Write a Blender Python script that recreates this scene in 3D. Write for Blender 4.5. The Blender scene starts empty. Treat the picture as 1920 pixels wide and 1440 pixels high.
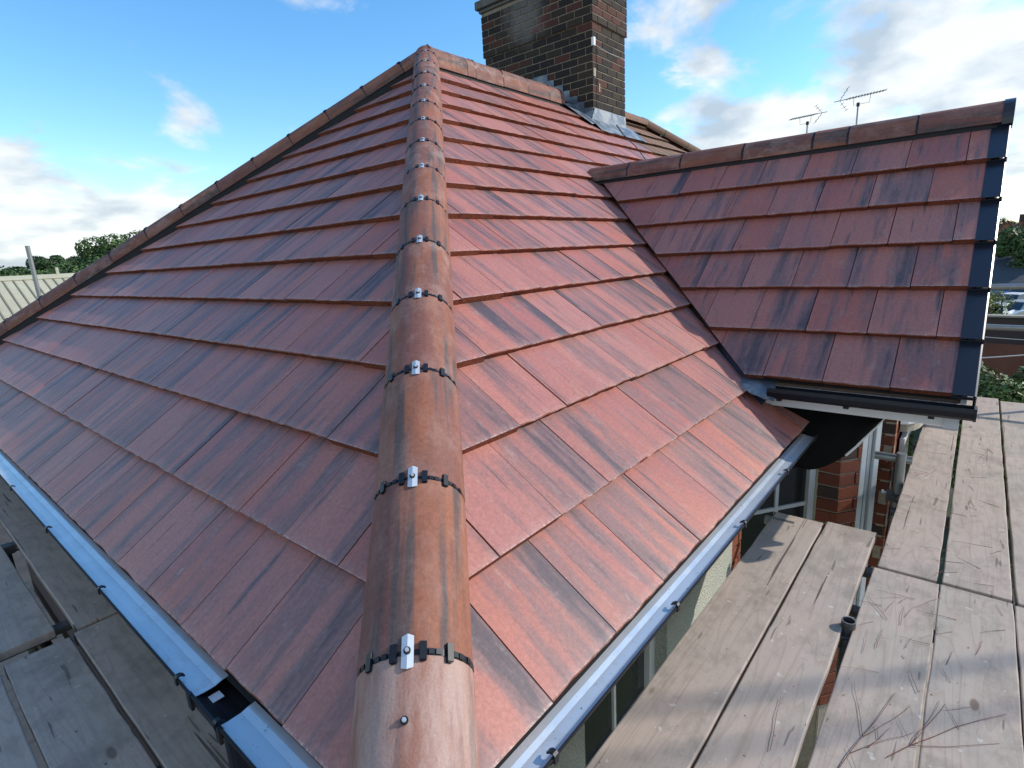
import bpy, bmesh, math, random
from mathutils import Vector, Matrix, noise as mnoise
random.seed(7)
R = math.radians
sc = bpy.context.scene
COL = sc.collection

# ------------------------------------------------------------------ camera
cam_d = bpy.data.cameras.new('camera')
cam = bpy.data.objects.new('camera', cam_d); COL.objects.link(cam)
CAMPOS = Vector((-0.43513, -0.65393, 1.01335))
cam.matrix_world = Matrix(((0.63743229, 0.20790583, -0.74192671, CAMPOS.x),
                           (-0.76875821, 0.1067811, -0.63056214, CAMPOS.y),
                           (-0.05187379, 0.97230292, 0.22789503, CAMPOS.z), (0, 0, 0, 1)))
cam_d.sensor_width = 36.0
cam_d.lens = 1033.78 / 1920 * 36
cam_d.clip_start = 0.02
cam_d.clip_end = 6000
sc.camera = cam

# ------------------------------------------------------------------ light
SUN = Vector((1.17, -1.15, 1.0)).normalized()
sun_el = math.asin(SUN.z)
sun_az = math.atan2(SUN.x, SUN.y)
world = bpy.data.worlds.new('World'); sc.world = world; world.use_nodes = True
wn, wl = world.node_tree.nodes, world.node_tree.links
wn.clear()


def wnode(t, **kw):
    n = wn.new(t)
    for k, v in kw.items():
        setattr(n, k, v)
    return n


def wmath(op, a, b=None, c=None, clamp=False):
    n = wnode('ShaderNodeMath', operation=op, use_clamp=clamp)
    for i, v in enumerate((a, b, c)):
        if v is None: continue
        if isinstance(v, (int, float)): n.inputs[i].default_value = v
        else: wl.new(v, n.inputs[i])
    return n.outputs[0]


sky = wnode('ShaderNodeTexSky', sky_type='NISHITA')
sky.sun_disc = False
sky.sun_elevation = sun_el
sky.sun_rotation = sun_az
sky.air_density = 1.1; sky.dust_density = 0.12; sky.ozone_density = 3.0
hs = wnode('ShaderNodeHueSaturation')
hs.inputs['Hue'].default_value = 0.498; hs.inputs['Saturation'].default_value = 1.25; hs.inputs['Value'].default_value = 2.5
wl.new(sky.outputs[0], hs.inputs['Color'])
tc = wnode('ShaderNodeTexCoord')
sep = wnode('ShaderNodeSeparateXYZ'); wl.new(tc.outputs['Generated'], sep.inputs[0])
zz = wmath('ADD', wmath('MAXIMUM', sep.outputs[2], 0.0), 0.30)
px = wmath('DIVIDE', sep.outputs[0], zz); py = wmath('DIVIDE', sep.outputs[1], zz)
cmb = wnode('ShaderNodeCombineXYZ'); wl.new(px, cmb.inputs[0]); wl.new(py, cmb.inputs[1])
n1 = wnode('ShaderNodeTexNoise'); n1.inputs['Scale'].default_value = 2.7; n1.inputs['Detail'].default_value = 10
n1.inputs['Roughness'].default_value = 0.56; n1.inputs['Distortion'].default_value = 0.35
wl.new(cmb.outputs[0], n1.inputs['Vector'])
n2 = wnode('ShaderNodeTexNoise'); n2.inputs['Scale'].default_value = 3.6; n2.inputs['Detail'].default_value = 6
off = wnode('ShaderNodeVectorMath', operation='ADD'); off.inputs[1].default_value = (3.1, 7.7, 0.4)
wl.new(cmb.outputs[0], off.inputs[0]); wl.new(off.outputs[0], n2.inputs['Vector'])
# cloud blobs, in view and added out of view: direction, tightness, amount
bias = None
for (d, r_, w_) in [((0.965, 0.07, 0.27), 0.14, 0.17), ((0.99, 0.02, 0.12), 0.17, 0.20), ((0.88, -0.42, 0.25), 0.40, 0.15), ((0.91, 0.38, 0.10), 0.12, 0.24),
                    ((0.881, 0.362, 0.345), 0.09, 0.22), ((0.94, 0.28, 0.17), 0.10, 0.20), ((0.10, 0.99, 0.065), 0.10, 0.31), ((0.20, 0.975, 0.06), 0.095, 0.31), ((0.53, 0.78, 0.34), 0.085, 0.15),
                    ((0.31, 0.95, 0.055), 0.09, 0.28), ((-0.1, 0.99, 0.04), 0.16, 0.22), ((0.56, 0.78, 0.30), 0.12, 0.02),
                    ((0.365, 0.904, 0.21), 0.05, 0.06), ((-0.75, 0.62, 0.25), 0.5, 0.20), ((-0.3, -0.9, 0.3), 0.6, 0.20), ((-0.8, -0.4, 0.5), 0.6, 0.20), ((0.0, 0.1, 1.0), 0.55, 0.14), ((0.365, 0.905, 0.222), 0.05, 0.09)]:  # wide blobs behind and overhead are unseen, added to neutralise the ambient light
    dn = Vector(d).normalized()
    vm = wnode('ShaderNodeVectorMath', operation='DISTANCE'); vm.inputs[1].default_value = dn
    wl.new(tc.outputs['Generated'], vm.inputs[0])
    g = wmath('DIVIDE', vm.outputs['Value'], r_)
    g = wmath('MULTIPLY', g, g)
    g = wmath('MULTIPLY', wmath('POWER', 2.718, wmath('MULTIPLY', g, -1.0)), w_)
    bias = g if bias is None else wmath('ADD', bias, g)
dens = wmath('ADD', n1.outputs['Fac'], bias)
mr = wnode('ShaderNodeMapRange', interpolation_type='SMOOTHSTEP')
mr.inputs['From Min'].default_value = 0.60; mr.inputs['From Max'].default_value = 0.76; mr.inputs['To Max'].default_value = 0.94
wl.new(dens, mr.inputs['Value'])
cr = wnode('ShaderNodeValToRGB')
cr.color_ramp.elements[0].position = 0.38; cr.color_ramp.elements[0].color = (5.4, 6.4, 7.4, 1)
cr.color_ramp.elements[1].position = 0.57; cr.color_ramp.elements[1].color = (10.2, 10.5, 10.5, 1)
wl.new(n2.outputs['Fac'], cr.inputs[0])
mx = wnode('ShaderNodeMix', data_type='RGBA')
wl.new(mr.outputs[0], mx.inputs['Factor']); wl.new(hs.outputs[0], mx.inputs['A']); wl.new(cr.outputs[0], mx.inputs['B'])
bg = wnode('ShaderNodeBackground'); bg.inputs['Strength'].default_value = 0.10
wl.new(mx.outputs['Result'], bg.inputs['Color'])
wo = wnode('ShaderNodeOutputWorld'); wl.new(bg.outputs[0], wo.inputs['Surface'])

sun_d = bpy.data.lights.new('sun', 'SUN'); sun_d.energy = 4.6; sun_d.angle = R(0.55); sun_d.color = (1.0, 0.93, 0.82)
sun_o = bpy.data.objects.new('sun', sun_d); COL.objects.link(sun_o)
sun_o.rotation_euler = SUN.to_track_quat('Z', 'Y').to_euler()
sc.view_settings.view_transform = 'Standard'; sc.view_settings.look = 'None'
sc.view_settings.exposure = 0.0; sc.view_settings.gamma = 1.0; sc.view_settings.use_curve_mapping = False
sc.render.engine = 'CYCLES'

# ------------------------------------------------------------------ helpers
class MB:
    def __init__(self): self.v = []; self.f = []
    def face(self, pts):
        b = len(self.v); self.v += [tuple(p) for p in pts]; self.f.append(tuple(range(b, b + len(pts))))
    def box(self, lo, hi, M=None):
        x0, y0, z0 = lo; x1, y1, z1 = hi
        P = [Vector(p) for p in ((x0,y0,z0),(x1,y0,z0),(x1,y1,z0),(x0,y1,z0),(x0,y0,z1),(x1,y0,z1),(x1,y1,z1),(x0,y1,z1))]
        if M is not None: P = [M @ p for p in P]
        b = len(self.v); self.v += [tuple(p) for p in P]
        for q in ((0,3,2,1),(4,5,6,7),(0,1,5,4),(1,2,6,5),(2,3,7,6),(3,0,4,7)): self.f.append(tuple(b + i for i in q))
        return self
    def prism(self, poly, h0, h1, M=None):
        """poly (x, y) counter-clockwise, extruded in z from h0 to h1 (numbers or functions of x, y)"""
        f0 = h0 if callable(h0) else (lambda x, y: h0)
        f1 = h1 if callable(h1) else (lambda x, y: h1)
        n = len(poly)
        P = [Vector((x, y, f0(x, y))) for x, y in poly] + [Vector((x, y, f1(x, y))) for x, y in poly]
        if M is not None: P = [M @ p for p in P]
        b = len(self.v); self.v += [tuple(p) for p in P]
        self.f.append(tuple(b + i for i in reversed(range(n)))); self.f.append(tuple(b + n + i for i in range(n)))
        for i in range(n):
            j = (i + 1) % n; self.f.append((b + i, b + j, b + n + j, b + n + i))
        return self
    def tube(self, pts, r, seg=10, cap=True, r1=None):
        pts = [Vector(p) for p in pts]; rings = []
        N = len(pts); prev = None
        for i, p in enumerate(pts):
            d = (pts[min(i + 1, N - 1)] - pts[max(i - 1, 0)]).normalized()
            a = prev if prev is not None else (Vector((0, 0, 1)) if abs(d.z) < .9 else Vector((1, 0, 0)))
            u = d.cross(a)
            if u.length < 1e-4: u = d.cross(Vector((0, 1, 0)))
            u.normalize(); w = u.cross(d).normalized(); prev = w
            rr = r if r1 is None else r + (r1 - r) * i / max(1, N - 1)
            rings.append([p + (u * math.cos(t) + w * math.sin(t)) * rr for t in [2 * math.pi * k / seg for k in range(seg)]])
        b = len(self.v)
        for ring in rings: self.v += [tuple(q) for q in ring]
        for i in range(N - 1):
            for k in range(seg):
                k2 = (k + 1) % seg
                self.f.append((b + i*seg + k, b + i*seg + k2, b + (i+1)*seg + k2, b + (i+1)*seg + k))
        if cap:
            self.f.append(tuple(b + k for k in reversed(range(seg)))); self.f.append(tuple(b + (N-1)*seg + k for k in range(seg)))
        return self
    def sweep(self, prof, A, B, up=(0, 0, 1), side=None, caps=True):
        """closed profile (a, b) -> side*a + up*b, swept from A to B"""
        A, B, up = Vector(A), Vector(B), Vector(up)
        d = (B - A).normalized()
        s = Vector(side) if side is not None else d.cross(up).normalized()
        n = len(prof); b = len(self.v)
        for O in (A, B): self.v += [tuple(O + s * p + up * q) for p, q in prof]
        for i in range(n):
            j = (i + 1) % n; self.f.append((b + i, b + j, b + n + j, b + n + i))
        if caps:
            self.f.append(tuple(b + i for i in reversed(range(n)))); self.f.append(tuple(b + n + i for i in range(n)))
        return self
    def mesh(self, name, mat, smooth=False, fix=True):
        me = bpy.data.meshes.new(name); me.from_pydata(self.v, [], self.f)
        if fix:
            bm = bmesh.new(); bm.from_mesh(me); bmesh.ops.recalc_face_normals(bm, faces=bm.faces); bm.to_mesh(me); bm.free()
        if mat: me.materials.append(mat)
        if smooth:
            me.polygons.foreach_set('use_smooth', [True] * len(me.polygons))
        me.update(); return me
    def build(self, name, mat, parent=None, M=None, smooth=False, bevel=0, fix=True):
        me = self.mesh(name, mat, smooth, fix)
        o = link(name, me, parent, M)
        if bevel:
            m = o.modifiers.new('bevel', 'BEVEL'); m.width = bevel; m.segments = 2; m.limit_method = 'ANGLE'
        return o


def link(name, data, parent=None, M=None):
    o = bpy.data.objects.new(name, data); COL.objects.link(o)
    if parent is not None:
        o.parent = parent
        o.matrix_parent_inverse = Matrix.Identity(4)
        o.matrix_local = (WM.get(parent.name, Matrix.Identity(4)).inverted() @ M) if M is not None else WM.get(parent.name, Matrix.Identity(4)).inverted()
        WM[o.name] = M.copy() if M is not None else Matrix.Identity(4)
    else:
        if M is not None: o.matrix_world = M
        WM[o.name] = M.copy() if M is not None else Matrix.Identity(4)
    return o


WM = {}


def tag(o, label=None, cat=None, group=None, kind=None):
    if label: o['label'] = label
    if cat: o['category'] = cat
    if group: o['group'] = group
    if kind: o['kind'] = kind
    return o


def thing(name, loc, label, cat, group=None):
    return tag(link(name, None, None, Matrix.Translation(Vector(loc))), label, cat, group)


def frame(O, U, V):
    U = Vector(U).normalized(); V = Vector(V).normalized(); N = U.cross(V).normalized()
    return Matrix(((U.x, V.x, N.x, O[0]), (U.y, V.y, N.y, O[1]), (U.z, V.z, N.z, O[2]), (0, 0, 0, 1)))


# ------------------------------------------------------------------ materials
def newmat(name):
    m = bpy.data.materials.new(name); m.use_nodes = True
    nt = m.node_tree; b = nt.nodes['Principled BSDF']
    return m, nt, b


class NT:
    def __init__(self, name):
        self.m, self.nt, self.b = newmat(name); self.n = self.nt.nodes; self.l = self.nt.links
    def node(self, t, **kw):
        x = self.n.new(t)
        for k, v in kw.items(): setattr(x, k, v)
        return x
    def put(self, sock, v):
        if isinstance(v, (int, float)): sock.default_value = v
        elif isinstance(v, (tuple, list)): sock.default_value = tuple(v) + ((1,) if len(v) == 3 and len(sock.default_value) == 4 else ())
        else: self.l.new(v, sock)
    def math(self, op, a, b=None, clamp=False):
        x = self.node('ShaderNodeMath', operation=op, use_clamp=clamp); self.put(x.inputs[0], a)
        if b is not None: self.put(x.inputs[1], b)
        return x.outputs[0]
    def coords(self, kind='Object', rand=True):
        c = self.node('ShaderNodeTexCoord').outputs[kind]
        if rand:
            oi = self.node('ShaderNodeObjectInfo'); self.rand = oi.outputs['Random']
            v = self.node('ShaderNodeVectorMath', operation='ADD'); self.l.new(c, v.inputs[0])
            k = self.node('ShaderNodeCombineXYZ')
            for i, s in enumerate((61.0, 37.0, 83.0)): self.put(k.inputs[i], self.math('MULTIPLY', self.rand, s))
            self.l.new(k.outputs[0], v.inputs[1]); self.raw = c
            return v.outputs[0]
        self.raw = c
        return c
    def noise(self, vec, scale=(1, 1, 1), s=1.0, detail=3, rough=.55, dist=0):
        mp = self.node('ShaderNodeMapping'); mp.inputs['Scale'].default_value = scale; self.l.new(vec, mp.inputs[0])
        x = self.node('ShaderNodeTexNoise'); self.l.new(mp.outputs[0], x.inputs['Vector'])
        x.inputs['Scale'].default_value = s; x.inputs['Detail'].default_value = detail
        x.inputs['Roughness'].default_value = rough; x.inputs['Distortion'].default_value = dist
        return x.outputs['Fac']
    def step(self, v, a, b, lo=0.0, hi=1.0):
        x = self.node('ShaderNodeMapRange', interpolation_type='SMOOTHSTEP'); self.put(x.inputs['Value'], v)
        x.inputs['From Min'].default_value = a; x.inputs['From Max'].default_value = b
        x.inputs['To Min'].default_value = lo; x.inputs['To Max'].default_value = hi
        return x.outputs[0]
    def mix(self, f, a, b, mode='MIX'):
        x = self.node('ShaderNodeMix', data_type='RGBA', blend_type=mode)
        self.put(x.inputs['Factor'], f); self.put(x.inputs['A'], a); self.put(x.inputs['B'], b)
        return x.outputs['Result']
    def bump(self, h, strength=.3, dist=.002):
        x = self.node('ShaderNodeBump'); x.inputs['Strength'].default_value = strength; x.inputs['Distance'].default_value = dist
        self.l.new(h, x.inputs['Height']); self.l.new(x.outputs[0], self.b.inputs['Normal'])
    def out(self, col=None, rough=None, metal=None, spec=None):
        if col is not None: self.put(self.b.inputs['Base Color'], col)
        if rough is not None: self.put(self.b.inputs['Roughness'], rough)
        if metal is not None: self.put(self.b.inputs['Metallic'], metal)
        if spec is not None: self.put(self.b.inputs['Specular IOR Level'], spec)
        return self.m


def tile_mat(name, reds, greys, nose, moss=0.0, rough=.45, band=1.0):
    """concrete tile: salmon and orange body with through-coloured warm grey bands and narrow charcoal streaks down the slope"""
    t = NT(name); c = t.coords()
    sx = t.node('ShaderNodeSeparateXYZ'); t.l.new(t.raw, sx.inputs[0])
    f = lambda k: t.math('FRACT', t.math('MULTIPLY', t.rand, k))
    broad = t.noise(c, (8.5, .9, 0), 1, 4, .62)
    mid = t.noise(c, (21, 1.5, 0), 1, 4, .66)
    thin = t.noise(c, (60, 3.0, 0), 1, 3, .65)
    tone = t.noise(c, (3.2, 1.2, 0), 1, 2, .5)
    mot = t.noise(c, (1.6, .8, 1), 13, 7, .72)
    grain = t.noise(c, (1, 1, 1), 80, 5, .8)
    col = t.mix(t.step(tone, .36, .64), reds[0], reds[1])
    col = t.mix(t.math('MULTIPLY', f(7.31), .75), col, reds[2])
    k = t.math('ADD', broad, t.math('MULTIPLY', t.math('SUBTRACT', mid, .5), .45))
    k = t.math('ADD', k, t.math('MULTIPLY', t.math('SUBTRACT', f(13.7), .42), .18))
    k = t.math('ADD', k, t.math('MULTIPLY', t.math('SUBTRACT', mot, .5), .22))
    k = t.math('ADD', k, t.math('MULTIPLY', t.step(sx.outputs[0], .19, .26), t.step(f(5.7), .5, .8, 0, .13)))
    col = t.mix(t.step(k, .45, .63, 0, .80 * band), col, greys[0])
    col = t.mix(t.step(k, .62, .76, 0, .85 * band), col, greys[1])
    d = t.math('ADD', mid, t.math('MULTIPLY', t.math('SUBTRACT', thin, .5), .5))
    col = t.mix(t.step(d, .58, .74, 0, .75 * band), col, greys[1])
    col = t.mix(t.step(thin, .50, .70, 0, .22), col, greys[0])
    # cement bloom and scuffs
    col = t.mix(t.step(mot, .54, .74, 0, .42), col, (.43, .30, .26))
    sc_ = t.noise(c, (14, 2.6, 1), 1, 6, .75)
    col = t.mix(t.math('MULTIPLY', t.step(sc_, .66, .74), t.step(mot, .45, .6, .1, .75)), col, (.55, .47, .44))
    wear = t.math('MULTIPLY', t.step(t.math('ADD', sx.outputs[1], t.math('MULTIPLY', t.math('SUBTRACT', mot, .5), .10)), .035, .0), .13)
    col = t.mix(wear, col, (.52, .38, .33))
    lip = t.math('MULTIPLY', t.step(sx.outputs[1], .008, .003), t.step(grain, .46, .60, .0, .55))
    col = t.mix(lip, col, (.56, .43, .38))
    if moss:
        col = t.mix(t.math('MULTIPLY', t.step(t.noise(c, (1, 1, 1), 9, 5), .5, .65), moss), col, (.10, .09, .04))
    v = t.node('ShaderNodeHueSaturation'); t.put(v.inputs['Color'], col)
    t.put(v.inputs['Value'], t.math('ADD', .42, t.math('MULTIPLY', grain, 1.16)))
    col = v.outputs[0]
    # broken front edge of the tile body
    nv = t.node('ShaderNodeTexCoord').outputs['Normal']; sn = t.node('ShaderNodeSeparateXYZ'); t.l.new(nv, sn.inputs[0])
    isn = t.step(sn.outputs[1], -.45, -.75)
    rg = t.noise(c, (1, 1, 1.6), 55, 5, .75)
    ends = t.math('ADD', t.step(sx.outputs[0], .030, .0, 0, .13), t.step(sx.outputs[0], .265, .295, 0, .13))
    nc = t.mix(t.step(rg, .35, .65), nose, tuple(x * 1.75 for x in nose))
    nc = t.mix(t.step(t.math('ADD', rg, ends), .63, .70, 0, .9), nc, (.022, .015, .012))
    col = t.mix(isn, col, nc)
    h = t.math('ADD', t.math('MULTIPLY', grain, 1.1), t.math('MULTIPLY', isn, t.math('MULTIPLY', rg, 5.0)))
    t.bump(h, .30, .0020)
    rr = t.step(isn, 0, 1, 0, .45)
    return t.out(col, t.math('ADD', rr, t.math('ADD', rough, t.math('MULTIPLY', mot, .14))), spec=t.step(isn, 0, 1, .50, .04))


M_TILE = tile_mat('concrete_tile', [(.40, .128, .088), (.335, .108, .092), (.41, .182, .152)], [(.185, .108, .108), (.064, .052, .064)], (.150, .050, .030))
M_OLD = tile_mat('old_tile', [(.20, .095, .055), (.17, .085, .055), (.23, .12, .08)], [(.12, .08, .055), (.07, .055, .04)], (.06, .04, .028), moss=.75, rough=.8, band=.6)

t = NT('ridge_tile'); c = t.coords()
sA = t.noise(c, (20, 1.2, 20), 1, 3, .6); sB = t.noise(c, (7, .8, 7), 1, 2, .5); sC = t.noise(c, (50, 3, 50), 1, 3, .6)
fine = t.noise(c, (1, 1, 1), 190, 2, .7); mot = t.noise(c, (1, .6, 1), 13, 5, .65)
col = t.mix(t.step(sB, .38, .62), (.26, .098, .056), (.185, .075, .060))
col = t.mix(t.step(sC, .4, .7, 0, .6), col, (.17, .085, .072))
col = t.mix(t.step(sA, .49, .64, 0, .88), col, (.075, .065, .066))
r2 = t.math('FRACT', t.math('MULTIPLY', t.rand, 9.1))
col = t.mix(t.math('MULTIPLY', t.step(mot, .42, .70, 0, .8), t.math('ADD', .10, t.math('MULTIPLY', r2, .42))), col, (.44, .31, .27))
v = t.node('ShaderNodeHueSaturation'); t.put(v.inputs['Color'], col)
gq = t.noise(c, (1, 1, 1), 75, 5, .8)
t.put(v.inputs['Value'], t.math('ADD', .45, t.math('MULTIPLY', gq, 1.10)))
t.bump(t.math('ADD', gq, sC), .5, .002)
M_RIDGE = t.out(v.outputs[0], .70, spec=.28)
t = NT('dusty_ridge_tile'); c = t.coords()
n1q = t.noise(c, (9, 2.2, 9), 1, 5, .7); n2q = t.noise(c, (26, 3, 26), 1, 4, .65); fine = t.noise(c, (1, 1, 1), 190, 3, .75)
col = t.mix(t.step(n1q, .36, .60), (.27, .115, .08), (.38, .255, .215)); col = t.mix(t.step(n2q, .52, .68, 0, .6), col, (.17, .12, .115))
v = t.node('ShaderNodeHueSaturation'); t.put(v.inputs['Color'], col); t.put(v.inputs['Value'], t.math('ADD', .70, t.math('MULTIPLY', fine, .60)))
t.bump(t.math('ADD', fine, n2q), .6, .002)
M_RIDGE_PALE = t.out(v.outputs[0], .65, spec=.35)


def simple(name, col, rough=.5, metal=0, spec=.5, nscale=0, namt=.25, bump=0, bdist=.002, rand=True):
    t = NT(name)
    if not nscale: return t.out(col, rough, metal, spec)
    c = t.coords(rand=rand)
    n = t.noise(c, (1, 1, 1), nscale, 5, .6); n2 = t.noise(c, (1, 1, 1), nscale * 7, 3, .6)
    v = t.node('ShaderNodeHueSaturation'); t.put(v.inputs['Color'], col)
    k = t.math('ADD', t.math('MULTIPLY', t.math('SUBTRACT', n, .5), namt * 3), t.math('MULTIPLY', t.math('SUBTRACT', n2, .5), namt))
    t.put(v.inputs['Value'], t.math('ADD', 1.0, k))
    if bump: t.bump(n2, bump, bdist)
    return t.out(v.outputs[0], rough, metal, spec)


M_BLACK = simple('black_plastic', (.009, .011, .016), .4, spec=.35, nscale=8, namt=.2)
M_GUTTER = simple('gutter_plastic', (.016, .015, .017), .6, spec=.3, nscale=9, namt=.3)
M_BLACKMAT = simple('black_underlay', (.016, .016, .018), .8, nscale=12, namt=.3)
M_VERGE = simple('verge_plastic', (.014, .017, .028), .28, nscale=6, namt=.15)
t = NT('gutter_metal'); c = t.coords(rand=False)
n = t.noise(c, (1, 1, 1), 5, 4); sp = t.noise(c, (1, 1, 1), 70, 2, .5); wm = t.noise(c, (1, 1, 1), 17, 5, .7)
col = t.mix(t.step(n, .35, .65), (.56, .64, .70), (.62, .69, .74)); col = t.mix(t.step(wm, .56, .70, 0, .25), col, (.34, .36, .38))
col = t.mix(t.step(sp, .735, .76, 0, .9), col, (.10, .085, .075))
M_LINER = t.out(col, t.step(wm, .4, .7, .30, .42), .5)
M_STEEL = simple('zinc_steel', (.62, .64, .66), .42, .6, nscale=40, namt=.06)
M_GALV = simple('galvanised_tube', (.30, .31, .31), .45, .75, nscale=14, namt=.14)
M_DARKTUBE = simple('weathered_tube', (.10, .10, .10), .5, .6, nscale=22, namt=.3)
M_WHITE = simple('white_paint', (.74, .75, .74), .35, nscale=4, namt=.05)
M_UPVC = simple('grey_window_frame', (.55, .58, .60), .3, nscale=4, namt=.04)
M_GLASS = simple('dark_glass', (.012, .014, .016), .05, 0, .8)
M_MORTAR = simple('mortar', (.36, .30, .23), .9, nscale=30, namt=.25, bump=.5)
M_DMORTAR = simple('sooty_mortar', (.24, .20, .145), .95, nscale=12, namt=.4, bump=.5)
M_STONE = simple('weathered_stone', (.33, .29, .23), .9, nscale=10, namt=.3, bump=.6)
M_CAP = simple('chimney_cap', (.13, .125, .11), .9, nscale=9, namt=.4, bump=.5)
M_FELT = simple('roof_deck', (.03, .022, .02), .9, nscale=6, namt=.3)
M_CABLE = simple('black_cable', (.02, .02, .02), .5)
M_GCABLE = simple('pale_cable', (.45, .46, .45), .5)
M_TWIG = simple('dry_twig', (.13, .05, .035), .8, nscale=30, namt=.3)
M_CONC = simple('chimney_box_white', (.70, .73, .76), .4)

# lead sheet
t = NT('lead_sheet'); c = t.coords(rand=False)
n = t.noise(c, (1, 1, 1), 6, 5, .6, .4)
t.bump(t.noise(c, (1, 1, 1), 22, 3), .35, .004)
M_LEAD = t.out(t.mix(t.step(n, .4, .62), (.09, .115, .15), (.21, .235, .26)), t.step(n, .4, .7, .42, .6), .25)

# pebbledash render
t = NT('pebbledash'); c = t.coords('Object', rand=False)
v = t.node('ShaderNodeTexVoronoi'); v.inputs['Scale'].default_value = 95; t.l.new(c, v.inputs['Vector'])
n = t.noise(c, (1, 1, 1), 2.5, 5); sp = t.noise(c, (1, 1, 1), 120, 2)
col = t.mix(t.step(n, .35, .7), (.40, .41, .36), (.30, .33, .29)); col = t.mix(t.step(sp, .45, .6), col, (.52, .52, .47))
t.bump(v.outputs['Distance'], .9, .005)
M_DASH = t.out(col, .9)

# brick, with a per-brick colour
def brick_mat(name, cols, soot, stain=False):
    t = NT(name); c = t.coords()
    n = t.noise(c, (1, 1, 1), 28, 5, .7); g = t.noise(c, (1, 1, 1), 130, 3)
    r1 = t.math('FRACT', t.math('MULTIPLY', t.rand, 11.3)); r2 = t.math('FRACT', t.math('MULTIPLY', t.rand, 3.9))
    col = t.mix(t.step(r1, .2, .8), cols[0], cols[1])
    col = t.mix(t.step(r2, .80, .86), col, cols[2])
    col = t.mix(t.step(n, .48, .72, 0, soot), col, (.035, .032, .03))
    col = t.mix(t.step(g, .62, .75, 0, .3), col, (.42, .36, .30))
    if stain:      # pale lime bloom on the chimney's side
        gp = t.node('ShaderNodeNewGeometry').outputs['Position']
        vm = t.node('ShaderNodeVectorMath', operation='DISTANCE'); t.l.new(gp, vm.inputs[0]); vm.inputs[1].default_value = (6.45, 4.62, 4.25)
        w = t.math('ADD', vm.outputs['Value'], t.math('MULTIPLY', t.noise(gp, (1, 1, 1), 5, 4), .5))
        col = t.mix(t.step(w, .75, .35, 0, .30), col, (.40, .38, .36))
    t.bump(t.math('ADD', n, g), .7, .003)
    return t.out(col, .88, spec=.25)


M_BRICK = brick_mat('red_brick', [(.22, .066, .036), (.17, .052, .032), (.07, .045, .04)], .45)
M_SOOT = brick_mat('sooty_brick', [(.042, .031, .023), (.024, .020, .018), (.085, .032, .024)], .75, stain=True)

# scaffold board wood
t = NT('scaffold_wood'); c = t.coords()
wq_ = t.noise(c, (.45, 4.5, 1), 1.3, 2, .45)
rg_ = t.math('FRACT', t.math('MULTIPLY', t.math('ADD', wq_, t.math('MULTIPLY', t.noise(c, (.3, 6, 1), 1, 2), .45)), 15.0))
gr = t.noise(c, (2.2, 55, 20), 1, 4, .6); bl = t.noise(c, (1, 2.2, 1), 2.2, 5, .6); spk = t.noise(c, (.5, 1, 1), 48, 4, .7)
dirt = t.noise(c, (1, 1.6, 1), 7, 6, .7); fz = t.noise(c, (1, 1, 1), 150, 3, .7)
col = t.mix(t.step(bl, .35, .65), (.43, .345, .285), (.38, .33, .28))
r2 = t.math('FRACT', t.math('MULTIPLY', t.rand, 9.7)); col = t.mix(t.math('MULTIPLY', r2, .6), col, (.43, .34, .29))
col = t.mix(t.step(rg_, .0, .24, .34, 0), col, (.28, .20, .15))
col = t.mix(t.step(gr, .48, .72, 0, .38), col, (.27, .22, .18))
col = t.mix(t.step(dirt, .46, .70, 0, .6), col, (.24, .21, .175))
kn = t.node('ShaderNodeTexVoronoi'); mpk = t.node('ShaderNodeMapping'); mpk.inputs['Scale'].default_value = (2.2, 5.5, 1); t.l.new(c, mpk.inputs[0]); t.l.new(mpk.outputs[0], kn.inputs['Vector']); kn.inputs['Scale'].default_value = 1
col = t.mix(t.step(kn.outputs['Distance'], .085, .05, 0, .75), col, (.13, .075, .05))
sp_ = t.noise(c, (.7, 34, 1), 1, 3, .6)
col = t.mix(t.step(sp_, .685, .71, 0, .85), col, (.05, .035, .028))
ms = t.noise(c, (1, 1, 1), 26, 3, .5)
col = t.mix(t.step(ms, .70, .73, 0, .55), col, (.58, .55, .50))
bt = t.noise(c, (1, 1, 1), 3.2, 8, .75)
col = t.mix(t.step(bt, .50, .66, 0, .45), col, (.19, .165, .14))
col = t.mix(t.step(spk, .675, .715, 0, .85), col, (.05, .04, .033))
col = t.mix(t.step(fz, .55, .75, 0, .25), col, (.22, .18, .15))
scr = t.node('ShaderNodeTexNoise')
mp = t.node('ShaderNodeMapping'); mp.inputs['Scale'].default_value = (4, 34, 1); mp.inputs['Rotation'].default_value = (0, 0, .5); t.l.new(c, mp.inputs[0]); t.l.new(mp.outputs[0], scr.inputs['Vector'])
scr.inputs['Scale'].default_value = 1; scr.inputs['Detail'].default_value = 2
col = t.mix(t.step(scr.outputs['Fac'], .69, .72, 0, .6), col, (.08, .06, .05))
t.bump(t.math('ADD', t.math('MULTIPLY', gr, .5), t.math('ADD', t.math('MULTIPLY', rg_, .15), t.math('MULTIPLY', fz, .4))), .5, .002)
M_WOOD = t.out(col, .78, spec=.3)

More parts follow.
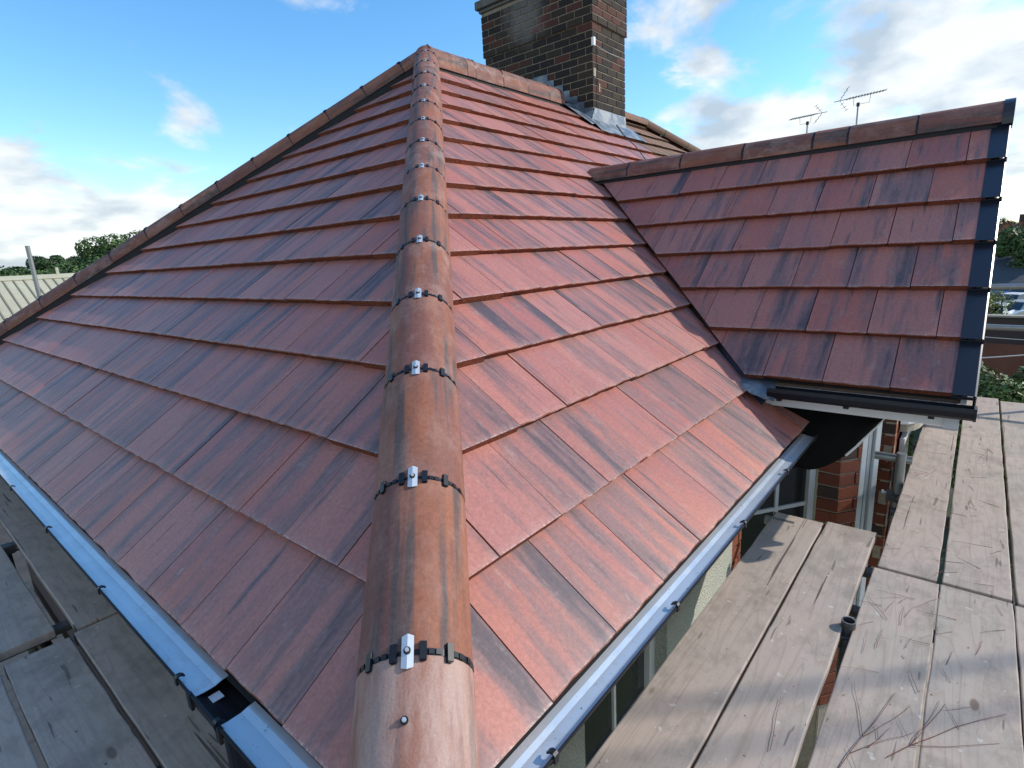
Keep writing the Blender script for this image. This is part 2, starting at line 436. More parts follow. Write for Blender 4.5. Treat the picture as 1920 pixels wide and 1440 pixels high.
M_LEAFD = simple('dark_leaves', (.030, .060, .020), .6, spec=.3, nscale=.6, namt=.5, rand=False)
M_LEAFM = simple('mid_leaves', (.060, .105, .028), .6, spec=.3, nscale=.9, namt=.5, rand=False)
M_LEAFH = simple('hedge_leaves', (.10, .145, .035), .55, spec=.3, nscale=1.6, namt=.6, rand=False)
M_LEAFY = simple('yellow_green_leaves', (.17, .20, .05), .6, spec=.3, nscale=1.0, namt=.4, rand=False)
M_TRUNK = simple('bark', (.09, .065, .045), .9, nscale=5, namt=.4)
M_SHED = simple('corrugated_sheet', (.40, .38, .28), .7, nscale=.5, namt=.25, rand=False)
M_DROOF = simple('dark_sheet_roof', (.05, .06, .075), .6, nscale=.3, namt=.25, rand=False)
M_BWALL = simple('far_brick', (.17, .065, .04), .9, nscale=1.2, namt=.3, rand=False)
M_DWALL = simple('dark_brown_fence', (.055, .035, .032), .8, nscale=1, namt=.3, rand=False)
M_CARW = simple('white_car_paint', (.72, .73, .74), .25)
M_CARB = simple('blue_car_paint', (.02, .05, .14), .25)
M_CARS = simple('silver_car_paint', (.42, .46, .50), .25, .5)
M_TYRE = simple('tyre_rubber', (.02, .02, .02), .8)
M_HOUSE = simple('far_house_brick', (.36, .15, .09), .9, nscale=2, namt=.2, rand=False)
M_HROOF = simple('far_house_roof', (.20, .10, .07), .9, nscale=2, namt=.2, rand=False)
t = NT('ground'); c = t.coords('Object', rand=False)
n = t.noise(c, (1, 1, 1), .06, 6); n2 = t.noise(c, (1, 1, 1), 1.5, 5)
col = t.mix(t.step(n, .45, .52), (.045, .045, .047), (.03, .045, .016)); col = t.mix(t.step(n2, .4, .7, 0, .4), col, (.10, .095, .085))
M_GROUND = t.out(col, .95)

# ------------------------------------------------------------------ dimensions (metres; the front eaves corner of the tiles is the origin)
TR, TL = R(37.2914), R(37.6034)          # pitch of the main slope and of the hip end
G = 0.345; W = 0.297                      # course gauge and tile cover width
H = 3.0098                                # roof plane height at the apex
AX, AY = H / math.tan(TL), H / math.tan(TR)
FAR = 2 * AY
APEX = Vector((AX, AY, H)); FARC = Vector((0, FAR, 0))
PARTY = 7.2; NRX = 8.7
ZG = -5.4                                 # ground level
NOSE = .034
SB = .033

# ------------------------------------------------------------------ ground
g = MB(); g.face([(-3000, -3000, ZG), (3000, -3000, ZG), (3000, 3000, ZG), (-3000, 3000, ZG)])
tag(g.build('ground', M_GROUND), kind='structure')

# ------------------------------------------------------------------ the house
house = thing('house', (4, 4, ZG), 'semi detached house with a new red tiled hipped roof and a gabled wing', 'house')
neigh = thing('neighbour_house', (9.5, 4, ZG), 'adjoining house behind the chimney with an old mossy brown tiled hipped roof', 'house')


def clip(poly, a, b, c):
    """keep a*x + b*y <= c"""
    out = []
    for i in range(len(poly)):
        p, q = poly[i], poly[(i + 1) % len(poly)]
        dp, dq = a * p[0] + b * p[1] - c, a * q[0] + b * q[1] - c
        if dp <= 0: out.append(p)
        if dp * dq < 0:
            k = dp / (dp - dq); out.append((p[0] + (q[0] - p[0]) * k, p[1] + (q[1] - p[1]) * k))
    return out


def area(p):
    return .5 * sum(p[i][0] * p[(i + 1) % len(p)][1] - p[(i + 1) % len(p)][0] * p[i][1] for i in range(len(p)))


def nose_pts(x0, x1, rnd, n=7):
    return [(x0 + (x1 - x0) * i / n, rnd.uniform(-.0022, .0026) * (1 if 0 < i < n else .3)) for i in range(n + 1)]


def tile_mesh(poly, gauge, mat, rnd, full):
    """one interlocking flat tile; poly in local (u, s). top falls by the nose thickness over one gauge"""
    top = lambda x, y: -(NOSE / gauge) * y
    mb = MB()
    if full:
        x0, x1 = poly[0][0], poly[1][0]; yb = max(p[1] for p in poly)
        npz = nose_pts(x0, x1, rnd); n = len(npz); b = .0035
        rows = [[(x, y + .008, top(x, y) - SB) for x, y in npz],
                [(x, y - .0004, top(x, y) - b + rnd.uniform(-.0006, .0006)) for x, y in npz],
                [(x, y + b, top(x, y) - .0003) for x, y in npz],
                [(x, yb, top(x, yb)) for x, y in npz]]
        for r_ in rows: mb.v += r_
        for k in range(3):
            for i in range(n - 1): mb.f.append((k*n+i, k*n+i+1, (k+1)*n+i+1, (k+1)*n+i))
        q = len(mb.v); mb.v += [(x0, yb, top(0, yb) - SB), (x1, yb, top(0, yb) - SB)]
        mb.f.append((0, n, 2*n, 3*n, q)); mb.f.append((n-1, q+1, 4*n-1, 3*n-1, 2*n-1))
        mb.f.append(tuple([q] + list(range(3*n, 4*n)) + [q+1])); mb.f.append(tuple(list(range(n)) + [q+1, q]))
    else:
        mb.prism(poly, lambda x, y: top(x, y) - SB, top)
    return mb.mesh('roof_tile', mat)


def lay_tiles(deck, FM, rows, gauge, phases, umin, umax, planes, mat, seed, jit=1.0, skip=None, cull=None):
    rnd = random.Random(seed)
    shared = [tile_mesh([(.0022, 0), (W - .0022, 0), (W - .0022, gauge + .06), (.0022, gauge + .06)], gauge, mat, rnd, True) for _ in range(7)]
    cnt = 0
    for k in range(rows):
        ph = phases[k % 2]
        i0 = math.floor((umin - ph) / W) - 1
        i1 = math.ceil((umax - ph) / W) + 1
        for i in range(i0, i1):
            u = ph + i * W; s = k * gauge
            if skip and skip(k, u, s): continue
            rect = [(u + .0022, s), (u + W - .0022, s), (u + W - .0022, s + gauge + .06), (u + .0022, s + gauge + .06)]
            pl = rect
            for a, b, c in planes(k):
                pl = clip(pl, a, b, c)
                if len(pl) < 3: break
            if len(pl) < 3 or area(pl) < .0015: continue
            full = abs(area(pl) - area(rect)) < 1e-6
            me = rnd.choice(shared) if full else tile_mesh([(x - u, y - s) for x, y in pl], gauge, mat, rnd, False)
            J = Matrix.Translation((rnd.gauss(0, .0005), rnd.gauss(0, .0016) * jit, max(0, rnd.gauss(.0018, .0018)) * jit))
            RX = Matrix.Rotation(rnd.gauss(0, .0022) * jit, 4, 'Y')
            link('roof_tile', me, deck, FM @ Matrix.Translation((u, s, 0)) @ J @ RX); cnt += 1
    return cnt


UR, VR = Vector((1, 0, 0)), Vector((0, math.cos(TR), math.sin(TR)))
FR = frame((0, 0, 0), UR, VR)                                   # u = x, s up the main slope
UL, VL = Vector((0, -1, 0)), Vector((math.cos(TL), 0, math.sin(TL)))
FL = frame((0, 0, 0), UL, VL)                                   # u = -y, s up the hip end
SAR = H / math.sin(TR); SAL = H / math.sin(TL)
hr = AX / SAR; hl_ = AY / SAL
DZ = -.085


def deckmesh(name, poly, FM, mat, parent, z0=DZ - .03, z1=DZ):
    return MB().prism(poly, z0, z1).build(name, mat, parent, FM)


# wing (gabled projection) numbers
XE, ZE, PW_, GW = 2.774, .279, R(42.86), .335
XC = 4.36                                                        # wing ridge line
SAW = (XC - XE) / math.cos(PW_)
WY0, WY1 = -.70, 2.35
VAL = lambda s: 2.468 + .6945 * s                                # valley on the main slope
VS = SAW * math.sin(PW_) + ZE
SVT = 2.74

main_deck = deckmesh('main_roof_slope', [(.05, .04), (PARTY, .04), (PARTY, SAR), (AX, SAR)], FR, M_FELT, house)
hip_deck = deckmesh('hip_end_slope', [(-FAR + .05, .04), (-.05, .04), (-AY, SAL)], FL, M_FELT, house)


def main_planes(k):
    s0 = k * G
    P = [(-1, hr, -.02 + 0), (1, 0, PARTY - .004), (0, 1, SAR - .05)]
    if k == 0: P.append((1, .33, 2.93))
    elif s0 < SVT - .1: P.append((1, -.6945, 2.468 + .035))
    return P


n1_ = lay_tiles(main_deck, FR, 15, G, (.1229, .268), 0, PARTY, main_planes, M_TILE, 11)
n2_ = lay_tiles(hip_deck, FL, 15, G, (-.1557, -.0127), -FAR, 0,
                lambda k: [(1, hl_, -.02), (-1, hl_, FAR - .02), (0, 1, SAL - .05)], M_TILE, 12, jit=.7)

# rear slope, plain
UB = Vector((-1, 0, 0)); VB = Vector((0, -math.cos(TR), math.sin(TR)))
FB = frame((0, FAR, 0), UB, VB)
deckmesh('rear_roof_slope', [(-PARTY, 0), (-.05, 0), (-AX, SAR - .02), (-PARTY, SAR - .02)], FB, M_TILE, house, -.05, -.02)

# ---- wing slopes
UW, VW = Vector((0, -1, 0)), Vector((math.cos(PW_), 0, math.sin(PW_)))
FW = frame((XE, 0, ZE), UW, VW)
kv = (.93 * math.sin(PW_))                                       # y on the valley per metre up the wing slope
yv = lambda s: (ZE + s * math.sin(PW_)) / math.tan(TR)
wing_deck = deckmesh('wing_roof_slope', [(-yv(.02), .02), (.66, .02), (.66, SAW), (-yv(SAW), SAW)], FW, M_FELT, house)
n3_ = lay_tiles(wing_deck, FW, 7, GW, (-.222 - .0, -.074), -2.4, .62,
                lambda k: [(1, 0, .635), (-1, -math.sin(PW_) / math.tan(TR), ZE / math.tan(TR) - .045), (0, 1, SAW - .04)], M_TILE, 13, jit=.8)
UW2 = Vector((0, 1, 0)); VW2 = Vector((-math.cos(PW_), 0, math.sin(PW_)))
XE2 = 2 * XC - XE
FW2 = frame((XE2, 0, ZE), UW2, VW2)
deckmesh('wing_far_slope', [(-.69, .0), (yv(0), .0), (yv(SAW), SAW - .02), (-.69, SAW - .02)], FW2, M_TILE, house, -.05, -.01)

# ---- neighbour's old roof: same plane, then its hip
n_deck = deckmesh('old_roof_slope', [(PARTY + .004, .04), (NRX + AX, .04), (NRX, SAR), (PARTY + .004, SAR)], FR, M_FELT, neigh)
lay_tiles(n_deck, FR, 15, G, (.03, .18), PARTY, NRX + AX,
          lambda k: [(-1, 0, -PARTY - .004), (1, hr, NRX + AX - .02), (0, 1, SAR - .05)], M_OLD, 14, jit=1.6,
          skip=lambda k, u, s: k < 6)
FN = frame((NRX + AX, 0, 0), (0, 1, 0), (-math.cos(TL), 0, math.sin(TL)))
deckmesh('far_hip_slope', [(0, 0), (FAR, 0), (AY, SAL)], FN, M_OLD, neigh, -.06, -.02)
deckmesh('rear_roof_slope', [(-(NRX + AX), 0), (-PARTY, 0), (-PARTY, SAR - .02), (-NRX, SAR - .02)], FB, M_OLD, neigh, -.05, -.02)

# ------------------------------------------------------------------ ridge and hip tiles
RC = .125; HH = .132


def half_round(L, r=RC, th=.014, half=R(88), seg=18, leg=.012):
    mb = MB(); ys = [0, .004, L - .004, L]
    for y in ys:
        e = -.003 if y in (0, L) else 0
        for rr in (r + e, r - th):
            mb.v.append((-rr, y, -r - leg))
            for i in range(seg + 1):
                a = -half + 2 * half * i / seg
                mb.v.append((math.sin(a) * rr, y, math.cos(a) * rr - r))
            mb.v.append((rr, y, -r - leg))
    seg += 2
    n = seg + 1
    for j in range(3):
        for i in range(seg):
            o = j * 2 * n
            mb.f.append((o+i, o+i+1, o+2*n+i+1, o+2*n+i)); mb.f.append((o+n+i, o+2*n+n+i, o+2*n+n+i+1, o+n+i+1))
        for i in (0, seg): mb.f.append((o+i, o+n+i, o+3*n+i, o+2*n+i))
    for o in (0, 6 * n):
        for i in range(seg): mb.f.append((o+i, o+n+i, o+n+i+1, o+i+1))
    return mb


def smooth_by_angle(me, ang=35):
    me.polygons.foreach_set('use_smooth', [True] * len(me.polygons))
    me.set_sharp_from_angle(angle=R(ang))


def rtile_mesh(L, leg=.012):
    me = half_round(L, leg=leg).mesh('hip_tile', M_RIDGE); smooth_by_angle(me); return me


def union_mesh():
    """black joint strip: a thin band round the tile with ribs"""
    mb = MB(); seg = 22; r = RC
    for y in (-.007, .007):
        for rr in (r - .001, r - .010):
            for i in range(seg + 1):
                a = R(-88) + R(176) * i / seg; mb.v.append((math.sin(a) * rr, y, math.cos(a) * rr - r))
    n = seg + 1
    for i in range(seg):
        mb.f += [(i, i+1, 2*n+i+1, 2*n+i), (n+i, 3*n+i, 3*n+i+1, n+i+1), (i, n+i, n+i+1, i+1), (2*n+i, 2*n+i+1, 3*n+i+1, 3*n+i)]
    mb.f += [(0, 2*n, 3*n, n), (seg, n+seg, 3*n+seg, 2*n+seg)]
    # raised segments along the band
    for a in (-62, -54, -33, -25, 20, 27, 46, 53, 66):
        A = R(a); M = Matrix.Translation((0, 0, -r)) @ Matrix.Rotation(A, 4, 'Y')
        mb.box((-.006, -.0055, r - .003), (.006, .0055, r + .0022), M)
    return mb.mesh('joint_strip', M_BLACK)


def block_mesh():
    mb = MB(); mb.box((-.0072, -.018, -.004), (.0072, .018, .0068)); mb.box((-.005, -.0195, -.004), (.005, .0195, .004))
    return mb.mesh('clip_block', M_BLACK)


def plate_mesh():
    """folded steel clamp plate, ridge up the middle"""
    mb = MB(); w, l, t_ = .0125, .031, .0016
    P = [(-w, 0), (0, .0042), (w, 0), (w, -t_), (0, .0042 - t_), (-w, -t_)]
    b = 0
    for y, dz in ((-l, 0), (l, 0)):
        for x, z in P: mb.v.append((x, y + (.004 if abs(x) < .001 else 0) * (1 if y > 0 else -1), z))
    n = 6
    for i in range(n): mb.f.append((i, (i+1) % n, n + (i+1) % n, n + i))
    mb.f.append((0, 1, 2, 3, 4, 5)); mb.f.append((6, 11, 10, 9, 8, 7))
    return mb.mesh('clamp_plate', M_STEEL)


def screw_mesh():
    mb = MB(); seg = 16
    mb.tube([(0, 0, 0), (0, 0, .004)], .0075, seg)
    return mb.mesh('screw_washer', M_BLACK)


def head_mesh():
    mb = MB(); mb.tube([(0, 0, .003), (0, 0, .0075)], .0046, 8); mb.tube([(0, 0, .0075), (0, 0, .0082)], .0030, 8)
    return mb.mesh('screw_head', M_STEEL)


ME_U, ME_B, ME_P, ME_W, ME_S = union_mesh(), block_mesh(), plate_mesh(), screw_mesh(), head_mesh()
CACHE = {}


def roll_frame(P0, P1, up=(0, 0, 1)):
    y = (Vector(P1) - Vector(P0)).normalized(); x = y.cross(Vector(up)).normalized(); z = x.cross(y).normalized()
    return Matrix(((x.x, y.x, z.x, P0[0]), (x.y, y.y, z.y, P0[1]), (x.z, y.z, z.z, P0[2]), (0, 0, 0, 1)))


def put_tile(name, parent, P0, d, L, fittings=True, rnd=random.Random(5), leg=.012):
    """half round tile from P0 (lower end, on the crown line) along d"""
    key = (round(L, 3), leg)
    if key not in CACHE: CACHE[key] = rtile_mesh(L - .004, leg)
    F = roll_frame(P0, P0 + d)
    T = F @ Matrix.Translation((rnd.gauss(0, .0012), 0, rnd.gauss(0, .001))) @ Matrix.Rotation(rnd.gauss(0, .003), 4, 'Z')
    o = link(name, CACHE[key], parent, T @ Matrix.Translation((0, .002, 0)))
    if fittings:
        link('joint_strip', ME_U, o, F)
        for a in (-42, -15, 12, 38):
            link('clip_block', ME_B, o, F @ Matrix.Translation((0, 0, -RC)) @ Matrix.Rotation(R(a), 4, 'Y') @ Matrix.Translation((0, 0, RC)))
        Q = F @ Matrix.Translation((0, 0, -RC)) @ Matrix.Rotation(R(-2), 4, 'Y') @ Matrix.Translation((0, 0, RC + .0028))
        link('clamp_plate', ME_P, o, Q)
        link('screw_washer', ME_W, o, Q @ Matrix.Translation((0, 0, .003)))
        link('screw_head', ME_S, o, Q @ Matrix.Translation((0, 0, .003)))
    return o


HL = .449
d1 = APEX.normalized(); UP = Vector((0, 0, HH))
T0 = .237
put = T0 - HL
o = put_tile('hip_tile', house, d1 * put + UP, d1, HL, False)
o.data = o.data.copy(); o.data.materials[0] = M_RIDGE_PALE
F0 = roll_frame(d1 * put + UP, d1 * put + UP + d1)
Q = F0 @ Matrix.Translation((0, 0, -RC)) @ Matrix.Rotation(R(-3), 4, 'Y') @ Matrix.Translation((0, .325, RC))
link('screw_washer', ME_W, o, Q); link('screw_head', ME_S, o, Q)
HLEN = APEX.length
n = 0
while T0 + n * HL < HLEN - .1:
    L = min(HL, HLEN + .02 - (T0 + n * HL))
    put_tile('hip_tile', house, d1 * (T0 + n * HL) + UP, d1, L); n += 1
d2 = (APEX - FARC).normalized(); HL2 = (APEX - FARC).length; TF = 1.047
n = -3
while TF + n * HL < HL2 - .1:
    L = min(HL, HL2 + .02 - (TF + n * HL))
    put_tile('hip_tile', house, FARC + d2 * (TF + n * HL) + UP, d2, L); n += 1
# ridge
rx = [AX - .02, 4.38, 4.51, 4.98, 5.45, 5.90, 6.24]
for a, b in zip(rx[:-1], rx[1:]):
    put_tile('ridge_tile', house, Vector((a, AY, H + HH - .01)), Vector((1, 0, 0)), b - a, a > 4.4, leg=.085)
xx = 7.45
while xx < NRX - .05:
    CACHE_KEY = None
    oo = put_tile('ridge_tile', neigh, Vector((xx, AY, H + HH - .02)), Vector((1, 0, 0)), .44, False); oo.data = oo.data.copy(); oo.data.materials[0] = M_OLD
    xx += .44
d4 = (Vector((NRX + AX, 0, 0)) - Vector((NRX, AY, H))).normalized()
for k in range(13):
    st = Vector((NRX, AY, H)) + d4 * (k * .45) + UP * .95
    oo = put_tile('hip_tile', neigh, st, d4, .45, False); oo.data = oo.data.copy(); oo.data.materials[0] = M_OLD
# three way cap at the apex
cp = MB(); seg = 20; rings = 6
for i in range(rings + 1):
    ph = R(88) * i / rings
    for k in range(seg):
        a = 2 * math.pi * k / seg
        cp.v.append((math.cos(a) * math.sin(ph) * RC * 1.04, math.sin(a) * math.sin(ph) * RC * 1.04, math.cos(ph) * RC * 1.0))
for i in range(rings):
    for k in range(seg): cp.f.append((i*seg+k, (i+1)*seg+k, (i+1)*seg+(k+1) % seg, i*seg+(k+1) % seg))
co = cp.build('apex_cap', M_RIDGE, house, Matrix.Translation(APEX + UP - Vector((.0, .0, RC + .004))), smooth=True)

# black dry-fix roll under hip and ridge tiles
def roll(A, B, parent, name='hip_roll', w=.113, top=-.105, bot=-.235):
    F = roll_frame(A, B); L = (Vector(B) - Vector(A)).length
    m = MB()
    for s in (-1, 1):
        m.box((s * w - .004, 0, bot), (s * w + .004, L, top))
    m.box((-w, 0, top - .03), (w, L, top - .024))
    m.build(name, M_BLACKMAT, parent, F)


roll(d1 * .03 + UP, APEX + UP, house); roll(FARC + d2 * .03 + UP, APEX + UP, house)
roll(APEX + UP, (6.46, AY, H + HH), house, 'ridge_roll', w=.104, top=-.17, bot=-.25)

# wing ridge tiles
wy = [-.665, -.24, .15, .37, .86, 1.36, 1.85, 2.28]
ZWR = ZE + SAW * math.sin(PW_) + .022
for i, (a, b) in enumerate(zip(wy[:-1], wy[1:])):
    put_tile('ridge_tile', house, Vector((XC, a, ZWR)), Vector((0, 1, 0)), b - a, False)
    if i: 
        F = roll_frame(Vector((XC, a, ZWR)), Vector((XC, a + 1, ZWR)))
        link('joint_strip', ME_U, house, F @ Matrix.Scale(1.035, 4)); 
roll((XC, -.64, ZWR), (XC, 2.3, ZWR), house, 'ridge_roll', w=.108, top=-.09, bot=-.17)

# ------------------------------------------------------------------ verge, gutter and fascia of the wing
for k in range(7):
    s0 = k * GW - .012; s1 = min((k + 1) * GW + .004, SAW + .05)
    if s0 > SAW - .12: break
    vb = MB(); u0, u1 = .615, .705
    z0 = .006; drop = -NOSE
    zf = lambda s: .007 - NOSE * max(0, (s - k * GW)) / GW
    P = []
    for s in (s0, s1):
        z = zf(s)
        P.append([(u0, s, z - .004), (u0, s, z), (u1 - .008, s, z), (u1, s, z - .007), (u1, s, z - .085), (u1 - .012, s, z - .088), (u1 - .012, s, z - .080), (u1 - .004, s, z - .078), (u1 - .004, s, z - .010), (u1 - .010, s, z - .004)])
    vb.v = P[0] + P[1]; n = 10
    vb.f = [(i, (i+1) % n, n + (i+1) % n, n + i) for i in range(n)] + [tuple(range(n))[::-1], tuple(range(n, 2*n))]
    # front stop
    vb.box((u0, s0 - .002, zf(s0) - .034), (u1 - .008, s0 + .006, zf(s0) - .016))
    vb.build('verge_cap', M_VERGE, house, FW, bevel=.0015)
# ridge end cap
ec = MB(); seg = 14
for y in (-.712, -.66):
    for i in range(seg + 1):
        a = R(-100) + R(200) * i / seg; ec.v.append((XC + math.sin(a) * .134, y, ZWR - RC + math.cos(a) * .134))
for i in range(seg): ec.f.append((i, i+1, seg+1+i+1, seg+1+i))
ec.f.append(tuple(range(seg + 1))); ec.f.append(tuple(range(2*seg+1, seg, -1)))
ec.build('ridge_end_cap', M_VERGE, house)

def half_pipe(r, th, seg=12, a0=-90, a1=90):
    if r > .05:
        o = [(-r, .010), (-r - .003, -.010), (-r + .006, -.036), (-r + .024, -.050), (r - .02, -.050), (r, -.036), (r, .0)]
        q = [(p + th * (1 if p < 0 else -1), z + (th if z < -.045 else 0)) for p, z in reversed(o)]
        return o + q
    o = [(r * math.sin(R(a0 + (a1-a0) * i / seg)), -r * math.cos(R(a0 + (a1-a0) * i / seg))) for i in range(seg + 1)]
    q = [((r - th) * math.sin(R(a0 + (a1-a0) * i / seg)), -(r - th) * math.cos(R(a0 + (a1-a0) * i / seg))) for i in range(seg, -1, -1)]
    return o + q


GX = XE - .045; GZ = ZE - .045
GZ -= .008
wg = MB(); wg.sweep(half_pipe(.056, .003), (GX, -.70, GZ), (GX, .17, GZ), side=(1, 0, 0))
wgo = wg.build('wing_gutter', M_BLACK, house)
for y in (-.705, -.697):
    pass
me_ = MB(); me_.prism([(GX - .060, GZ + .012), (GX - .062, GZ - .012), (GX - .052, GZ - .038), (GX - .034, GZ - .053), (GX + .038, GZ - .053), (GX + .058, GZ - .036), (GX + .058, GZ)], -.712, -.700, Matrix(((1,0,0,0),(0,0,1,0),(0,1,0,0),(0,0,0,1))))
me_.build('gutter_stop_end', M_BLACK, wgo)
for y in (.12, -.20, -.55):
    hb = MB(); hb.sweep(half_pipe(.060, .0035), (GX, y - .012, GZ), (GX, y + .012, GZ), side=(1, 0, 0)); hb.box((GX-.006, y-.012, GZ-.070), (GX+.03, y+.012, GZ-.052))
    hb.build('gutter_bracket', M_BLACK, wgo)
wf = MB(); wf.box((XE + .012, -.64, ZE - .160), (XE + .030, .26, ZE - .055)); wf.build('wing_fascia', M_WHITE, house)
MB().box((XE + .030, -.60, ZE - .172), (XE + .36, .28, ZE - .160)).build('wing_soffit', M_WHITE, house)
MB().box((XE - .006, -.655, ZE - .172), (XE + .02, -.60, ZE - .10)).build('fascia_end', M_UPVC, house)
# gable barge board + front wall of the wing
bb = MB()
bb.v = []
for y in (-.672, -.650):
    bb.v += [(XE + .05, y, ZE - .06), (XC, y, ZE + SAW * math.sin(PW_) - .11), (XE2 - .05, y, ZE - .06), (XE2 - .10, y, ZE - .12), (XC, y, ZE + SAW * math.sin(PW_) - .20), (XE + .10, y, ZE - .12)]
bb.f = [(0,1,4,5), (1,2,3,4), (6,11,10,7), (7,10,9,8)] + [(i, i+6, (i+1) % 6 + 6, (i+1) % 6) for i in range(6)]
bb.build('barge_board', M_WHITE, house)

# lead at the foot of the valley and the valley trough itself
def sheet(pts_rows, th, name, mat, parent, M=None):
    """grid of points with thickness below"""
    mb = MB(); nr = len(pts_rows); nc = len(pts_rows[0])
    for dz in (0, -th):
        for r_ in pts_rows:
            for p in r_: mb.v.append((p[0], p[1], p[2] + dz))
    o = nr * nc
    for i in range(nr - 1):
        for j in range(nc - 1):
            a = i * nc + j
            mb.f.append((a, a+1, a+nc+1, a+nc)); mb.f.append((o+a, o+a+nc, o+a+nc+1, o+a+1))
    ring = [j for j in range(nc)] + [i*nc + nc-1 for i in range(1, nr)] + [(nr-1)*nc + j for j in range(nc-2, -1, -1)] + [i*nc for i in range(nr-2, 0, -1)]
    for i in range(len(ring)):
        a, b = ring[i], ring[(i+1) % len(ring)]; mb.f.append((a, o+a, o+b, b))
    return mb.build(name, mat, parent, M, smooth=False)


vr = []
for i in range(13):
    s = .25 + (SVT - .25) * i / 12
    x = VAL(s) + .03; P = FR @ Vector((x, s, 0))
    vr.append([P + Vector((-.10, -.01, -.045)), P + Vector((-.02, 0, -.055)), P + Vector((.035, .01, -.03)), P + Vector((.06, -.02, .01)), P + Vector((.10, -.03, .02))])
M_VALLEY = simple('valley_trough', (.03, .045, .075), .4, nscale=5, namt=.2)
sheet(vr, .004, 'valley_trough', M_VALLEY, house)
lf = [[(2.66 + .015 * math.sin(i * 1.3), .31 - .026 * i, .222 - .008 * i + .006 * math.sin(i * 2.1)), (2.70, .315 - .026 * i, .243 - .005 * i + .004 * math.sin(i * 1.7)), (2.76, .33 - .026 * i, .250 - .004 * i), (2.86, .35 - .026 * i, .27 - .004 * i)] for i in range(8)]
sheet(lf, .003, 'lead_saddle', M_LEAD, house)

# ------------------------------------------------------------------ main gutters, fascias, walls
def gutter(axis, a0, a1, out, brackets, gap=None, parent=house):
    """axis 'x' or 'y': runs along it from a0 to a1, 'out' = how far the front lip stands off the tiles"""
    def V(l, d, z): return (l, -d, z) if axis == 'x' else (-d, l, z)      # d outwards
    side = (0, -1, 0) if axis == 'x' else (-1, 0, 0)
    o = out
    body = [(o + .003, -.0285), (o + .0035, -.034), (o - .002, -.040), (o * .55, -.066), (o * .05, -.082), (-.055, -.088), (-.058, -.040), (-.055, -.040), (-.052, -.085), (o * .05, -.079), (o * .53, -.063), (o - .006, -.040), (o - .002, -.0285)]
    m = MB(); m.sweep(body, V(a0, 0, 0), V(a1, 0, 0), side=side); gb = m.build('gutter', M_GUTTER, parent)
    prof = [(-.012, -.0350), (.006, -.0365), (o * .3, -.0415), (o * .7, -.0415), (o - .007, -.0395), (o - .0035, -.0365)]
    prof = prof + [(p - .0, q - .002) for p, q in reversed(prof)]
    segs = [(a0, a1)] if not gap else [(a0, gap[0]), (gap[1], a1)]
    for s0, s1 in segs:
        m = MB(); m.sweep(prof, V(s0, 0, 0), V(s1, 0, 0), side=side); m.build('gutter_liner', M_LINER, gb)
    for l in brackets:
        m = MB(); w = .007
        pf = [(o + .006, -.045), (o + .006, -.024), (o + .001, -.019), (o - .008, -.019), (o - .017, -.026), (o - .016, -.030), (o - .007, -.0235), (o + .000, -.0235), (o + .002, -.030), (o + .002, -.045)]
        m.sweep(pf, V(l - w, 0, 0), V(l + w, 0, 0), side=side)
        m.sweep([(o + .0055, -.036), (o * .55, -.088), (0, -.108), (-.05, -.108), (-.05, -.1), (0, -.1), (o * .5, -.084), (o + .001, -.042)], V(l - .010, 0, 0), V(l + .010, 0, 0), side=side)
        m.build('gutter_bracket', M_BLACK, gb)
    return gb


gutter('x', .04, 2.80, .067, [.33, .96, 1.58, 2.19, 2.74])
gl = gutter('y', .04, FAR - .02, .080, [.62, .86, 1.55, 2.31, 3.10, 3.9, 4.7, 5.5, 6.3], gap=(.62, .768))
# running outlet in the open part of the left gutter
m = MB(); m.box((-.050, .595, -.108), (.040, .80, -.100)); m.tube([(-.015, .69, -.105), (-.015, .69, -.26)], .036, 16)
m.box((-.086, .600, -.075), (-.078, .622, -.027)); m.box((-.086, .768, -.075), (-.078, .790, -.027)); m.box((-.080, .60, -.060), (-.074, .79, -.034))
m.build('gutter_outlet', M_BLACK, gl)
MB().box((-.060, .735, -.062), (-.018, .766, -.060)).build('gutter_label', M_CONC, gl)

# fascias, soffits, walls
MB().box((.075, .060, -.24), (2.95, .078, -.075)).build('fascia', M_BLACKMAT, house)
MB().box((.060, .060, -.24), (.075, FAR - .06, -.075)).build('fascia', M_BLACKMAT, house)
MB().box((.075, .078, -.25), (2.95, .30, -.235)).build('soffit', M_WHITE, house)
MB().box((.075, .30, -.25), (.30, FAR - .08, -.235)).build('soffit', M_WHITE, house)
# eaves felt / tile underside strip
MB().sweep([(-.012, -.0365), (-.012, -.0385), (-.07, -.038), (-.07, -.0365)], (.04, 0, 0), (2.9, 0, 0), side=(0, -1, 0)).build('eaves_strip', M_BLACKMAT, house)
MB().sweep([(-.004, -.0365), (-.004, -.0385), (-.07, -.038), (-.07, -.0365)], (0, .04, 0), (0, FAR - .04, 0), side=(-1, 0, 0)).build('eaves_strip', M_BLACKMAT, house)

WALLY = .30


def wall_with_holes(name, mat, x0, x1, z0, z1, holes, y0, y1, parent):
    m = MB(); xs = sorted({x0, x1} | {h[0] for h in holes} | {h[1] for h in holes}); zs = sorted({z0, z1} | {h[2] for h in holes} | {h[3] for h in holes})
    for a, b in zip(xs[:-1], xs[1:]):
        for c, d in zip(zs[:-1], zs[1:]):
            cx, cz = (a+b)/2, (c+d)/2
            if any(h[0] < cx < h[1] and h[2] < cz < h[3] for h in holes): continue
            m.box((a, y0, c), (b, y1, d))
    return m.build(name, mat, parent)


